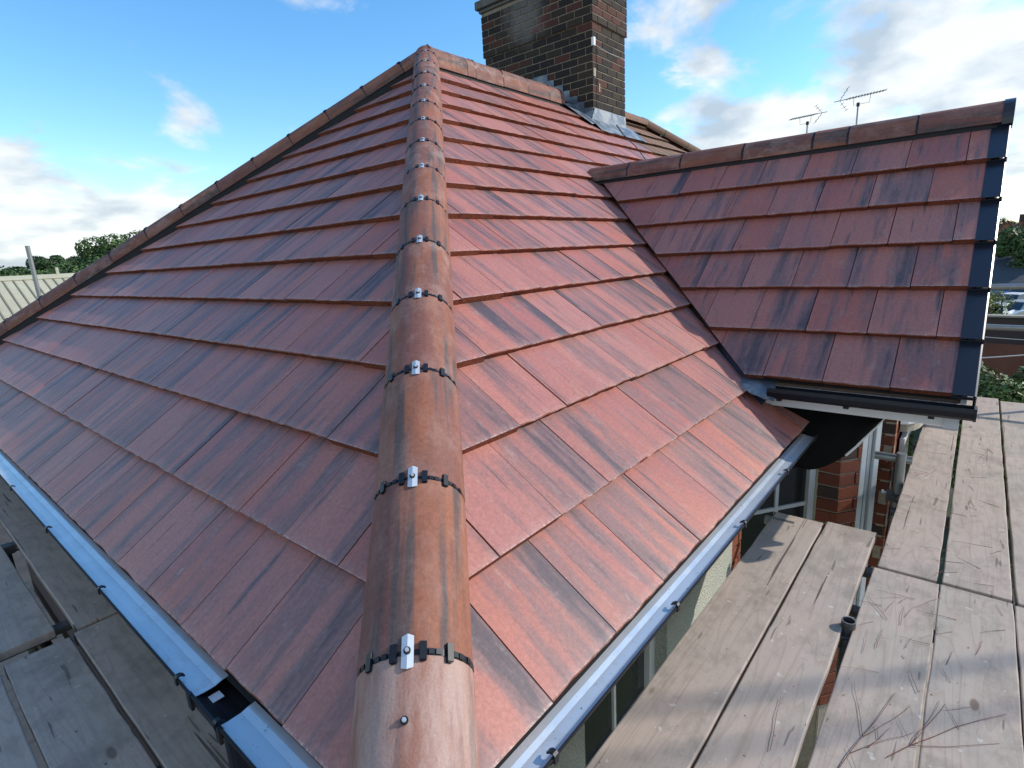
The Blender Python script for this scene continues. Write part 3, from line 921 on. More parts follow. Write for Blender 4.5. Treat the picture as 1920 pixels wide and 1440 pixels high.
def window(x0, x1, z0, z1, y, parent, bars=(2, 3), frame_mat=None):
    fm = frame_mat or M_WHITE; f = MB(); t_ = .055
    f.box((x0, y, z0), (x0 + t_, y + .06, z1)); f.box((x1 - t_, y, z0), (x1, y + .06, z1))
    f.box((x0 + t_, y + .001, z0), (x1 - t_, y + .06, z0 + t_)); f.box((x0 + t_, y + .001, z1 - t_), (x1 - t_, y + .06, z1))
    wo_ = f.build('window', fm, parent, bevel=.003)
    MB().box((x0 + t_, y + .03, z0 + t_), (x1 - t_, y + .036, z1 - t_)).build('window_pane', M_GLASS, wo_)
    b = MB()
    for i in range(1, bars[0] + 1):
        x = x0 + t_ + (x1 - x0 - 2 * t_) * i / (bars[0] + 1); b.box((x - .009, y + .016, z0 + t_), (x + .009, y + .029, z1 - t_))
    for i in range(1, bars[1] + 1):
        z = z0 + t_ + (z1 - z0 - 2 * t_) * i / (bars[1] + 1); b.box((x0 + t_, y + .014, z - .009), (x1 - t_, y + .0285, z + .009))
    b.build('glazing_bar', fm, wo_)
    MB().box((x0 - .04, y - .06, z0 - .045), (x1 + .04, y + .05, z0 - .002)).build('window_sill', fm, wo_, bevel=.004)
    return wo_


dashw = wall_with_holes('front_wall', M_DASH, .30, 2.62, ZG, -.25, [(1.0, 1.72, -1.75, -.42)], WALLY, WALLY + .25, house)
window(1.0, 1.72, -1.75, -.42, WALLY + .06, house, (1, 3))
MB().box((.30, WALLY + .25, ZG), (.55, FAR - .30, -.25)).build('side_wall', M_DWALL, house)  # brick wall coloured dark to stand in for deep shade below the slots
MB().box((.55, FAR - .55, ZG), (PARTY, FAR - .30, -.25)).build('rear_wall', M_DASH, house)
MB().box((PARTY + .01, FAR - .55, ZG), (NRX + AX - .3, FAR - .30, -.25)).build('rear_wall', M_DASH, neigh)
MB().box((NRX + AX - .55, .3, ZG), (NRX + AX - .3, FAR - .56, -.25)).build('side_wall', M_DASH, neigh)
MB().box((6.2, .45, ZG), (NRX + AX - .56, .60, -.25)).build('front_wall', M_DASH, neigh)

# brickwork: a mortar backing with every brick laid on it
def brick_mesh(w, h, d, mat, seed):
    rnd = random.Random(seed); mb = MB(); b = .0022
    j = lambda: rnd.uniform(-.0014, .0014)
    P = []
    for (y, e) in ((d, 0), (b, 0), (0, b)):
        P.append([(e + j(), y, e + j()), (w - e + j(), y, e + j()), (w - e + j(), y, h - e + j()), (e + j(), y, h - e + j())])
    for p in P: mb.v += p
    for k in range(2):
        for i in range(4): mb.f.append((k*4+i, k*4+(i+1) % 4, (k+1)*4+(i+1) % 4, (k+1)*4+i))
    mb.f.append((8, 9, 10, 11)); mb.f.append((3, 2, 1, 0))
    return mb.mesh('brick', mat)


def brickwork(parent, F, width, z0, z1, mat, depth=.012, keep=None, start=0, seed=1, garden=False, CO=.086, BL=.24, GAP=.006):
    """F maps (along, outwards=-y, up). Stretcher bond, 75 mm courses."""
    rnd = random.Random(seed); sh = {}
    n = 0
    k0 = math.ceil(z0 / CO)
    for k in range(k0, int(z1 / CO + .02)):
        z = k * CO
        x = -(BL / 2 if (k + start) % 2 else 0); hd = garden and (k % 4 == 0)
        st = BL / 2 if hd else BL
        while x < width - .02:
            a, b = max(x, 0) + (GAP if x > 0 else .0), min(x + st, width) - (GAP if x + st < width else 0)
            x += st
            if b - a < .012: continue
            if keep and not keep((a + b) / 2, z): continue
            key = (round(b - a, 3), rnd.randint(0, 2))
            if key not in sh: sh[key] = brick_mesh(b - a, CO - 2 * GAP, depth, mat, hash(key) % 999)
            link('brick', sh[key], parent, F @ Matrix.Translation((a, -depth + rnd.gauss(0, .0012), z + GAP)) @ Matrix.Rotation(rnd.gauss(0, .004), 4, 'Y')); n += 1
    return n


def wall_frame(P, d):
    """x along d, -y outwards to the right-hand side of travel, z up"""
    d = Vector((d[0], d[1], 0)).normalized(); o = Vector((d.y, -d.x, 0))       # outward
    return Matrix(((d.x, -o.x, 0, P[0]), (d.y, -o.y, 0, P[1]), (0, 0, 1, 0), (0, 0, 0, 1)))


# --- chimney
CX0, CX1, CY0, CY1 = 6.456, 7.33, 3.529, 5.385
ch = MB(); e = .007; CK = dict(CO=.0925, BL=.25, GAP=.0065)
ch.box((CX0 + e, CY0 + e, 2.2), (CX1 - e, CY1 - e, 4.62))
ch.box((CX0 - .015, CY0 - .015, 3.892), (CX1 + .015, CY1 + .015, 4.60))
cho = ch.build('chimney', M_DMORTAR, house)
OV = .022
FcL = wall_frame((CX0, CY1), (0, -1)); FcF = wall_frame((CX0, CY0), (1, 0))
roofz = lambda y: min(y, 2 * AY - y) * math.tan(TR)
nb = brickwork(cho, FcL @ Matrix.Translation((0, e, 0)), CY1 - CY0, 2.25, 3.886, M_SOOT, e, lambda a, z: z > roofz(CY1 - a) - .05, seed=3, **CK)
nb += brickwork(cho, FcF @ Matrix.Translation((0, e, 0)), CX1 - CX0, 2.62, 3.886, M_SOOT, e, start=1, seed=4, **CK)
FcL2 = wall_frame((CX0 - OV, CY1 + OV), (0, -1)); FcF2 = wall_frame((CX0 - OV, CY0 - OV), (1, 0))
nb += brickwork(cho, FcL2 @ Matrix.Translation((0, e, 0)), CY1 - CY0 + 2 * OV, 3.88, 4.51, M_SOOT, e, seed=5, **CK)
nb += brickwork(cho, FcF2 @ Matrix.Translation((0, e, 0)), CX1 - CX0 + 2 * OV, 3.88, 4.51, M_SOOT, e, start=1, seed=6, **CK)
MB().box((CX0 - .085, CY0 - .085, 4.53), (CX1 + .085, CY1 + .085, 4.64)).build('chimney_cap', M_CAP, cho, bevel=.012)
MB().box((CX0 - .045, CY0 - .045, 4.485), (CX1 + .045, CY1 + .045, 4.53)).build('chimney_cap', M_CAP, cho, bevel=.008)
for i, y in enumerate((3.95, 4.5, 5.0)):
    p = MB(); p.tube([(6.9, y, 4.64), (6.9, y, 4.95)], .12, 16, r1=.10); p.build('chimney_pot', M_RIDGE, cho)
# small white box with a cable down the front corner
MB().box((CX0 - .012, CY0 - .030, 3.60), (CX0 + .035, CY0 + .008, 3.70)).build('junction_box', M_CONC, cho, bevel=.004)
MB().box((CX0 + .005, CY0 - .016, 3.24), (CX0 + .055, CY0 - .001, 3.34)).build('render_patch', M_STONE, cho)
MB().box((CX0 + .15, CY0 - .005, 3.08), (CX0 + .175, CY0 + .001, 3.18)).build('render_patch', M_STONE, cho)
MB().tube([(CX0 + .09, CY0 - .006, 3.66), (CX0 + .10, CY0 - .008, 3.3), (CX0 + .085, CY0 - .006, 2.9), (CX0 + .11, CY0 - .008, 2.82)], .004, 6).build('cable', M_CABLE, cho)
MB().tube([(CX0 + .02, CY0 - .008, 3.62), (CX0 + .40, CY0 - .008, 3.60), (CX1 - .02, CY0 - .008, 3.61)], .003, 6).build('cable', M_GCABLE, cho)
# stepped lead flashing up the side
st = MB(); x = CX0 - .006
stp = [(3.529, 2.90), (3.63, 2.96), (3.74, 3.05), (3.85, 3.13), (3.96, 3.22), (4.10, 3.31), (4.22, 3.40), (4.42, 3.46)]
P = []
zb = lambda y: roofz(y) - .03
yv_ = 3.50
pts = []
for i, (y, z) in enumerate(stp):
    ylo = 3.505 if i == 0 else stp[i-1][0] + .0
    pts.append((ylo, z - .075)); pts.append((y - .012, z + .005))
for ya, yb_, zt in [(3.535, 3.66, 2.87), (3.662, 3.77, 2.962), (3.772, 3.893, 3.054), (3.895, 4.0, 3.147), (4.002, 4.148, 3.239), (4.15, 4.25, 3.332), (4.252, 4.50, 3.424)]:
    b = len(st.v)
    for xx_ in (x - .004, x - .001):
        st.v += [(xx_, ya, zt - .012), (xx_, ya + .012, zt), (xx_, yb_, zt + .004), (xx_, yb_, zb(yb_)), (xx_, ya, zb(ya))]
    n_ = 5
    st.f += [(b, b+1, b+2, b+3, b+4), (b+9, b+8, b+7, b+6, b+5)] + [(b+i, b+n_+i, b+n_+(i+1) % n_, b+(i+1) % n_) for i in range(n_)]
st.build('step_flashing', M_LEAD, cho)
rows = []
for i in range(12):
    y = 3.42 + (4.52 - 3.42) * i / 11; w = .012 * math.sin(i * 2.3)
    rows.append([(CX0 - .25 + w, y - .02, roofz(y - .02) + .016), (CX0 - .10, y, roofz(y) + .034 + w * .5), (CX0 - .02, y, roofz(y) + .036), (CX0 - .009, y, roofz(y) + .045)])
sheet(rows, .003, 'side_flashing', M_LEAD, cho)
rows = []
for i in range(14):
    xq = CX0 - .16 + (CX1 - CX0 + .34) * i / 13; w = .012 * math.sin(i * 1.9) + .02 * (i % 3 == 0)
    inx = CX0 - .005 <= xq <= CX1 + .005
    yb2 = CY0 - .008 if inx else CY0 + .10
    rows.append([(xq - .03, 3.27 + w, roofz(3.27 + w) + .016), (xq - .01, 3.38, roofz(3.38) + .030), (xq, CY0 - .02, roofz(CY0 - .02) + .035), (xq, yb2, (2.86 if inx else roofz(yb2) + .03))])
sheet(rows, .003, 'lead_apron', M_LEAD, cho)
MB().tube([FR @ Vector((xq, s, .03 + .01 * math.sin(s * 9))) for xq, s in ((7.22, 4.70), (7.05, 4.45), (6.80, 4.12), (6.55, 3.75), (6.28, 3.38), (6.1, 3.1))], .0055, 6).build('aerial_cable', M_CABLE, house)

# ------------------------------------------------------------------ brick bay under the wing
BZ0, BZ1 = ZG, .05


def pier(P0, d, width, z0, z1, name='bay_wall', thick=.06, keepz=-2.2, seed=8, start=0):
    F = wall_frame(P0, d)
    m = MB(); m.box((0, .012, z0), (width, thick, z1)); o = m.build(name, M_MORTAR, house, F)
    brickwork(o, F @ Matrix.Translation((0, .012, 0)), width, keepz, z1, M_BRICK, .012, seed=seed, start=start)
    return o


dA = (0, -1); dB = Vector((1, -.7)).normalized()
pier((3.30, .0), (0, -1), .12, ZG, .07, seed=21)                       # facing -X
PB = (3.30, -.12)
pier(PB, dB, .155, ZG, .07, seed=22, start=1)                            # facing the sun
PC = (PB[0] + dB.x * .155, PB[1] + dB.y * .155)
# grey framed window seen nearly edge on
def diag_window(P0, d, width, z0, z1, bars=1, sill=True, fw=.05):
    F = wall_frame(P0, d); f = MB()
    f.box((0, .0, z0), (fw, .07, z1)); f.box((width - fw, 0, z0), (width, .07, z1)); f.box((fw, .001, z0), (width - fw, .07, z0 + fw)); f.box((fw, .001, z1 - fw), (width - fw, .07, z1))
    o = f.build('bay_window', M_UPVC, house, F, bevel=.003)
    MB().box((fw, .03, z0 + fw), (width - fw, .036, z1 - fw)).build('window_pane', M_GLASS, o, F)
    b = MB()
    for i in range(1, bars + 1):
        zc = z0 + (z1 - z0) * i / (bars + 1); b.box((fw, .018, zc - .012), (width - fw, .03, zc + .012))
    b.box((width * .55 - .012, .016, z0 + fw), (width * .55 + .012, .0285, z1 - fw))
    b.build('glazing_bar', M_UPVC, o, F)
    return o


diag_window(PC, dB, .14, -2.3, .05, 1, fw=.04)
PP = (2.66, .47)
diag_window((3.30 - dB.x * .62, .0 - dB.y * .62), dB, .60, -1.9, -.02, 2, fw=.045)
pier((2.62, .30), (1, 0), .17, ZG, -.05, seed=25)
# second pier further on, its sunlit front with a white window
pier((4.02, -.20), (0, -1), .125, ZG, .07, seed=23)
fw2 = pier((4.02, -.325), (1, 0), 1.9, ZG, .07, seed=24, keepz=-2.6)
win = MB(); win.box((4.30, -.40, -1.10), (4.95, -.345, -.46)); 
wb = MB()
ww = MB(); ww.box((4.22, -.37, -1.08), (5.1, -.338, -.42)); wwo = ww.build('bay_window', M_WHITE, house, bevel=.004)
MB().box((4.62, -.376, -1.0), (5.02, -.3705, -.5)).build('window_pane', M_GLASS, wwo)
MB().box((4.12, -.42, -1.22), (5.2, -.34, -1.09)).build('stone_sill', M_STONE, house, bevel=.006)
# white curved hood over that window
hd = MB(); n = 9; pr = []
for i in range(n + 1):
    a = R(180) * i / n; pr.append((4.50 - .34 * math.cos(a), -.335 - .13 * math.sin(a)))
hd.prism(pr[::-1], -.30, -.235); hd.prism([(4.50 + (x_ - 4.5) * .8, -.335 + (y_ + .335) * .8) for x_, y_ in pr][::-1], -.232, -.19)
hd.build('window_hood', M_WHITE, house, bevel=.004)
MB().prism([(4.50 + (x_ - 4.5) * .93, -.335 + (y_ + .335) * .93) for x_, y_ in pr][::-1], -.36, -.303).build('stone_hood_base', M_STONE, house)
# wing side and front closing walls
MB().box((5.93, -.32, ZG), (6.05, .44, .08)).build('wing_wall', M_DASH, house)
MB().box((2.80, .26, -.04), (3.28, .34, .10)).build('wing_wall', M_BRICK, house)
MB().box((3.05, -.30, .076), (5.9, .20, .09)).build('wing_soffit', M_BLACKMAT, house)
gw = MB(); gw.v = [(3.2, -.45, .09), (5.6, -.45, .09), (XC, -.45, 1.45), (3.2, -.40, .09), (5.6, -.40, .09), (XC, -.40, 1.45)]
gw.f = [(0, 1, 2), (5, 4, 3), (0, 3, 4, 1), (1, 4, 5, 2), (2, 5, 3, 0)]
gw.build('gable_wall', M_DASH, house)
# cream ledge between roof corner and wing
lg = MB(); lg.box((2.93, .08, -.055), (3.22, .22, -.02)); lg.box((2.96, .12, -.12), (3.20, .22, -.057)); lg.build('white_ledge', M_WHITE, house)
# return fascia end of the main gutter
dr = MB(); dr.tube([(3.56, -.46, ZG), (3.56, -.46, .05)], .032, 14)

# sagging black felt sheet
rows = []
for i in range(13):
    u = i / 12
    row = []
    for j in range(11):
        v_ = j / 10
        top = Vector((2.96 + .08 * v_, .16 - .53 * v_, .085))
        bot = Vector((2.86 + .17 * v_, .06 - .41 * v_, -.24 - .05 * math.sin(math.pi * min(1, v_ * 1.3)) + .30 * v_ ** 2.2))
        p = top.lerp(bot, u); p.x += -.05 * math.sin(math.pi * u) + .006 * math.sin(9 * v_ + 4 * u); p.z += .006 * math.sin(11 * v_ + 3 * u)
        row.append(tuple(p))
    rows.append(row)
def sheet_x(rows, th, name, mat, parent):
    mb = MB(); nr, nc = len(rows), len(rows[0])
    for dx in (0, th):
        for r_ in rows:
            for p in r_: mb.v.append((p[0] + dx, p[1], p[2]))
    o = nr * nc
    for i in range(nr - 1):
        for j in range(nc - 1):
            a = i*nc + j; mb.f.append((a, a+1, a+nc+1, a+nc)); mb.f.append((o+a, o+a+nc, o+a+nc+1, o+a+1))
    ring = [j for j in range(nc)] + [i*nc + nc-1 for i in range(1, nr)] + [(nr-1)*nc + j for j in range(nc-2, -1, -1)] + [i*nc for i in range(nr-2, 0, -1)]
    for i in range(len(ring)):
        a, b = ring[i], ring[(i+1) % len(ring)]; mb.f.append((a, o+a, o+b, b))
    return mb.build(name, mat, parent, smooth=True)
M_FELTSHEET = simple('bitumen_felt', (.004, .004, .004), .8, spec=.15, nscale=7, namt=.6, bump=.5, bdist=.004)
fs = sheet_x(rows, .003, 'roofing_felt', M_FELTSHEET, None)
edge = [Vector(rows[12][j]) + Vector((-.002, 0, 0)) for j in range(6, 11)] + [Vector(rows[9][10])]
MB().tube(edge, .007, 6).build('white_edge', M_WHITE, fs)
tag(fs, 'sagging sheet of black roofing felt hanging under the wing gutter', 'roofing felt')

# ------------------------------------------------------------------ scaffold
ZB = -.40
scaf = thing('scaffold', (2.2, -.6, ZG), 'grey tube scaffold with clamps carrying the timber walkway round the roof', 'scaffold')
TUBE = .0242


def tubeobj(name, A, B, mat=M_GALV, parent=scaf, hollow_top=False, r=TUBE):
    m = MB(); m.tube([A, B], r, 20, cap=not hollow_top)
    o = m.build(name, mat, parent, smooth=False); smooth_by_angle(o.data)
    if hollow_top:
        d = (Vector(B) - Vector(A)).normalized()
        q = MB(); q.tube([Vector(B) - d * .2, Vector(B)], r - .004, 20, cap=False); q.face([])if False else None
        a = q.build('tube_bore', M_DARKTUBE, o, fix=False)
        rr = MB(); seg = 20; u = Vector((1, 0, 0)); w = Vector((0, 1, 0))
        for k in range(seg):
            t_ = 2 * math.pi * k / seg; dd = u * math.cos(t_) + w * math.sin(t_)
            rr.v += [tuple(Vector(B) + dd * (r - .004)), tuple(Vector(B) + dd * r)]
        rr.f = [(2*k, 2*k+1, 2*((k+1) % seg)+1, 2*((k+1) % seg)) for k in range(seg)]
        rr.build('tube_rim', M_GALV, o)
    return o


def clamp(P, rot=0, parent=scaf):
    m = MB(); M = Matrix.Translation(P) @ Matrix.Rotation(rot, 4, 'Z')
    m.box((-.034, -.034, -.025), (.034, .034, .025), M); m.box((.030, -.036, -.020), (.062, .036, .020), M); m.box((-.044, -.02, -.018), (-.034, .02, .018), M)
    o = m.build('clamp', M_DARKTUBE, parent, bevel=.006)
    b = MB(); b.tube([M @ Vector((.045, -.055, 0)), M @ Vector((.045, .05, 0))], .006, 8); b.tube([M @ Vector((.045, .05, 0)), M @ Vector((.045, .062, 0))], .012, 6); b.build('clamp_bolt', M_STEEL, o)


tubeobj('standard', (1.70, -.418, ZG), (1.70, -.418, -.372), M_DARKTUBE, hollow_top=True)
clamp((1.70, -.418, -.45), .3)
tubeobj('standard', (3.30, -.418, ZG), (3.30, -.418, -.225), M_GALV)
tubeobj('transom', (3.345, -.47, -.275), (3.345, -.285, -.275), M_GALV)
clamp((3.30, -.40, -.50), 0)
for x in (-.4, .75, 1.92, 2.26, 3.0, 4.2, 5.4):
    tubeobj('transom', (x, -1.35, ZB - .066), (x, (.02 if x < 2.4 else -.42), ZB - .066), M_DARKTUBE)
tubeobj('transom', (2.44, -.06, -.42), (2.44, .08, -.42), M_GALV)
for x in (.2, 2.9): tubeobj('standard', (x, -1.42, ZG), (x, -1.42, -.42))
tubeobj('standard', (5.72, -1.42, ZG), (5.72, -1.42, .75))
tubeobj('standard', (5.72, -.60, ZG), (5.72, -.60, .62))
tubeobj('guard_rail', (5.68, -.58, .545), (5.68, -1.75, .555)); tubeobj('guard_rail', (5.68, -.58, .215), (5.68, -1.75, .20))
tubeobj('ledger', (-1.5, -1.38, ZB - .115), (5.9, -1.38, ZB - .115)); tubeobj('ledger', (-1.5, -.46, ZB - .19), (3.9, -.46, ZB - .19), M_DARKTUBE)
MB().box((-1.5, -1.45, -2.45), (5.9, -.62, -2.41)).build('added_lower_deck', M_WOOD, scaf)  # added deck, keeps the gaps between the boards above dark
# left side
MB().box((-.66, -1.2, -2.45), (.26, 7.6, -2.41)).build('added_lower_deck', M_WOOD, scaf)  # added here too, so the left slots look dark
for y in (-.3, 1.1, 2.26, 3.42, 5.0, 6.6):
    tubeobj('transom', (-1.2, y, ZB - .066), (.06, y, ZB - .066), M_DARKTUBE)
tubeobj('ledger', (-.19, -1.0, ZB - .115), (-.19, 8.6, ZB - .115), M_DARKTUBE)
tubeobj('standard', (-.15, 3.36, ZG), (-.15, 3.36, ZB - .02), M_DARKTUBE); clamp((-.15, 3.33, ZB - .03), .2)
tubeobj('standard', (1.15, 8.40, ZG), (1.15, 8.40, 1.43)); tubeobj('standard', (-1.25, 3.3, ZG), (-1.25, 3.3, .9))
tubeobj('standard', (-.06, .93, ZG), (-.06, .93, ZB - .06), M_DARKTUBE)


def board_obj(x0, x1, y0, y1, z, label, rot=0.0, along='x', end=None):
    L = (x1 - x0) if along == 'x' else (y1 - y0); w = (y1 - y0) if along == 'x' else (x1 - x0)
    cx, cy = (x0 + x1) / 2, (y0 + y1) / 2
    M = Matrix.Translation((cx, cy, z)) @ Matrix.Rotation((0 if along == 'x' else math.pi / 2) + rot, 4, 'Z')
    m = MB(); rnd = random.Random(int(x0 * 100 + y0 * 1000)); n = 26
    # slightly wandering long edges
    top = []; 
    for sgn in (-1, 1):
        for i in range(n + 1):
            x = -L/2 + L * i / n; j = rnd.uniform(-.0018, .0018)
            top.append((x, sgn * (w/2 + j)))
    for dz in (0, -.038):
        for p in top: m.v.append((p[0], p[1], dz + rnd.uniform(-.001, .001)))
    k = n + 1; o = 2 * k
    for i in range(n):
        m.f += [(i, i+1, k+i+1, k+i), (o+i, o+k+i, o+k+i+1, o+i+1), (i, o+i, o+i+1, i+1), (k+i, k+i+1, o+k+i+1, o+k+i)]
    m.f += [(0, k, o+k, o), (n, o+n, o+k+n, k+n)]
    b = m.build('scaffold_board', M_WOOD, None, M, bevel=.004)
    tag(b, label, 'scaffold board', 'scaffold boards of the walkway')
    for sx in (-1, 1):
        xx_ = sx * L/2; lo_, hi_ = min(xx_, xx_ - sx*.045), max(xx_, xx_ - sx*.045)
        hb = MB(); hb.sweep([(-w/2 - .0015, -.0395), (w/2 + .0015, -.0395), (w/2 + .0015, .0008), (w/2 + .0004, .0008), (w/2 + .0004, -.0385), (-w/2 - .0004, -.0385), (-w/2 - .0004, .0008), (-w/2 - .0015, .0008)], (lo_, 0, 0), (hi_, 0, 0), side=(0, 1, 0))
        hb.build('end_band', M_DARKTUBE, b, M)
    return b


board_obj(-1.15, 2.52, -.179, .050, ZB, 'pale board closest to the silver gutter, ending at the brick bay')
board_obj(-1.05, 2.55, -.402, -.188, ZB, 'board with wavy knotty grain, second out from the silver gutter')
board_obj(-1.6, 2.205, -.663, -.434, ZB, 'near board beside the upright tube end, strewn with long twigs')
board_obj(-1.6, 2.205, -.890, -.668, ZB + .002, 'near board covered in crossing red twigs, second outside the tube end')
board_obj(-1.6, 2.205, -1.120, -.895, ZB - .003, 'grey near board at the right edge of the walkway')
board_obj(2.225, 5.65, -.655, -.446, ZB, 'far scratched board running in under the wing gutter')
board_obj(2.225, 5.68, -.890, -.672, ZB + .003, 'far greenish grey board between two dark joints')
board_obj(2.225, 5.62, -1.130, -.903, ZB - .002, 'far pinkish clean board at the right edge')
# left, in the shade of the roof
board_obj(-.118, .105, -1.2, 2.045, ZB, 'shaded brown board under the left gutter, near its outlet', along='y')
board_obj(-.102, .120, 2.065, 5.9, ZB + .002, 'shaded board under the left gutter beyond the dark slot', along='y')
board_obj(-.335, -.132, -1.2, 2.03, ZB, 'blue grey shaded board, first outside the brown one', along='y')
board_obj(-.575, -.352, -1.3, 2.2, ZB + .004, 'outermost near shaded board on the left side', along='y')
board_obj(-.385, -.160, 2.14, 5.8, ZB, 'shaded board left of the dark slot in the walkway', along='y')
board_obj(-.62, -.40, 2.25, 5.8, ZB, 'shaded board at the outer left edge beyond the slot', along='y')

# twigs on the right boards
tw = MB(); rnd = random.Random(31)
def twig(x, y, ang, L, r=.0013, fork=0):
    p = [Vector((x, y, ZB + .0035))]; a = ang
    for i in range(5):
        a += rnd.uniform(-.08, .08); q = p[-1] + Vector((math.cos(a), math.sin(a), 0)) * L / 5; q.z = ZB + .003 + rnd.uniform(0, .004); p.append(q)
    tw.tube(p, r, 5, r1=r * .5)
    for _ in range(fork):
        k = rnd.randint(1, 3); twig(p[k].x, p[k].y, a + rnd.choice((-1, 1)) * rnd.uniform(.25, .5), L * .55, r * .7)
for i in range(34): twig(rnd.uniform(.9, 2.1), rnd.uniform(-.87, -.45), rnd.choice((rnd.uniform(-.5, .5), rnd.uniform(1.6, 2.6))), rnd.uniform(.05, .17), rnd.uniform(.0005, .0009))
for i in range(44): twig(rnd.uniform(2.3, 4.2), rnd.uniform(-.87, -.45), rnd.uniform(0, 3.1), rnd.uniform(.03, .15), rnd.uniform(.0006, .0010))
tag(tw.build('twig_litter', M_TWIG), 'fine dry twigs scattered over the right hand scaffold boards', 'twigs', kind='stuff')
for (x, y, a, L, lab) in ((1.02, -.50, .42, .42, 'long forked dry twig lying on the board beside the tube end'), (1.15, -.60, .15, .45, 'long straight dry twig crossing the joint between two near boards')):
    tw = MB(); twig(x, y, a - .6, L, .0013, 3)
    tag(tw.build('twig', M_TWIG), lab, 'twig', 'long twigs on the boards')
tw = MB(); twig(.98, -.34, .05, .22, .0010, 0); tag(tw.build('twig', M_TWIG), 'single thin twig lying on the wavy grained board', 'twig', 'long twigs on the boards')

# chips and grit left by the tile cutting
M_CHIP = simple('tile_chip', (.34, .12, .075), .9, nscale=60, namt=.4)
rnd = random.Random(77)
def grit(n, fx, name, lab, mat, s0=.0012, s1=.0050):
    m = MB()
    for _ in range(n):
        p = Vector(fx()); s_ = s0 + (s1 - s0) * rnd.random() ** 3
        v = [p + Vector((rnd.uniform(-1, 1), rnd.uniform(-1, 1), rnd.uniform(-.2, .5))) * s_ for _ in range(4)]
        m.face((v[0], v[1], v[2])); m.face((v[0], v[2], v[3])); m.face((v[0], v[3], v[1])); m.face((v[1], v[3], v[2]))
    tag(m.build(name, mat), lab, 'grit', kind='stuff')
grit(520, lambda: (rnd.uniform(.5, 4.6), rnd.choice((rnd.uniform(-.40, .04), rnd.uniform(-.88, -.45))), ZB + .0035), 'tile_chips', 'small red tile chips and grit scattered on the right hand boards', M_CHIP)
grit(170, lambda: (rnd.uniform(.2, 2.7), -rnd.uniform(.006, .055), -.038), 'gutter_grit', 'dark grit lying in the right hand gutter', M_BLACKMAT, .0008, .003)
grit(150, lambda: (-rnd.uniform(.006, .068), rnd.uniform(.3, 4.0), -.038), 'gutter_grit', 'dark grit lying in the left hand gutter', M_BLACKMAT, .0008, .003)

# ------------------------------------------------------------------ background
def at(d, dist, z=None):
    p = CAMPOS + Vector(d).normalized() * dist
    if z is not None: p.z = z
    return p


def leaves(m, centre, rad, n, size, rnd, squash=(1, 1, 1)):
    for _ in range(n):
        v = Vector((rnd.gauss(0, 1), rnd.gauss(0, 1), rnd.gauss(0, 1))).normalized() * (rnd.uniform(.55, 1.0) ** .6)
        p = Vector(centre) + Vector((v.x * rad * squash[0], v.y * rad * squash[1], v.z * rad * squash[2]))
        nn = (v + Vector((rnd.uniform(-.8, .8), rnd.uniform(-.8, .8), rnd.uniform(-.4, 1)))).normalized()
        a = nn.orthogonal().normalized(); b = nn.cross(a); s = size * rnd.uniform(.6, 1.4)
        k = rnd.uniform(0, 6.28); a2 = a * math.cos(k) + b * math.sin(k); b2 = nn.cross(a2)
        m.face([p - a2 * s, p - b2 * s * .5, p + a2 * s, p + b2 * s * .5])


def tree(base, h, w, n, leaf, mat, label, group, seed, clumps=16, name='tree'):
    rnd = random.Random(seed); th = thing(name, base, label, 'tree', group)
    t_ = MB(); t_.tube([base, base + Vector((.1, 0, h * .35)), base + Vector((0, .1, h * .62))], w * .05, 8, r1=w * .02)
    for i in range(5):
        a = rnd.uniform(0, 6.28); s = base + Vector((0, 0, h * rnd.uniform(.3, .5)))
        t_.tube([s, s + Vector((math.cos(a) * w * .2, math.sin(a) * w * .2, h * .2)), s + Vector((math.cos(a) * w * .34, math.sin(a) * w * .34, h * .34))], w * .022, 6, r1=w * .008)
    t_.build('trunk', M_TRUNK, th)
    c = MB()
    for i in range(clumps):
        a = rnd.uniform(0, 6.28); q = rnd.uniform(.0, 1) ** .6; zz_ = rnd.uniform(.32, .92)
        sp = w * .42 * q * (1 - abs(zz_ - .55) * .9)
        leaves(c, base + Vector((math.cos(a) * sp, math.sin(a) * sp, h * zz_)), w * rnd.uniform(.13, .22), n // clumps, leaf, rnd, (1, 1, .8))
    o = c.build('crown', mat, th, fix=False); o['kind'] = 'stuff'
    return th


def dirpx(x, y):
    M3 = cam.matrix_world.to_3x3(); return M3 @ Vector(((x - 960) / 1033.78, -(y - 720) / 1033.78, -1))


def ground_at(x, y, dist):
    d = dirpx(x, y); h = Vector((d.x, d.y, 0)).length
    return Vector((CAMPOS.x + d.x / h * dist, CAMPOS.y + d.y / h * dist, ZG)), CAMPOS.z + d.z / h * dist


TG = 'trees beyond the sheet roof'
for i, (px_, top, dist, w, mat, lab) in enumerate([(222, 440, 62, 8.5, M_LEAFM, 'tallest and greenest rounded tree behind the hip'),
                                                  (165, 466, 66, 7, M_LEAFD, 'dark dense tree left of the tallest green tree'),
                                                  (133, 480, 74, 5.5, M_LEAFD, 'dark tree with an uneven top, between two denser ones'),
                                                  (88, 470, 68, 4.2, M_LEAFD, 'narrow dark tree just right of the upright tube'),
                                                  (112, 478, 80, 3.2, M_LEAFD, 'slim wispy tree in the gap of the dark row'),
                                                  (50, 508, 85, 6, M_LEAFM, 'low bushy tree behind the upright tube'),
                                                  (5, 500, 80, 6, M_LEAFD, 'low dark tree at the left edge of the view')]):
    b, zt = ground_at(px_, top, dist); tree(b, zt - ZG, w, 15000, .15, mat, lab, TG, 100 + i, clumps=22)
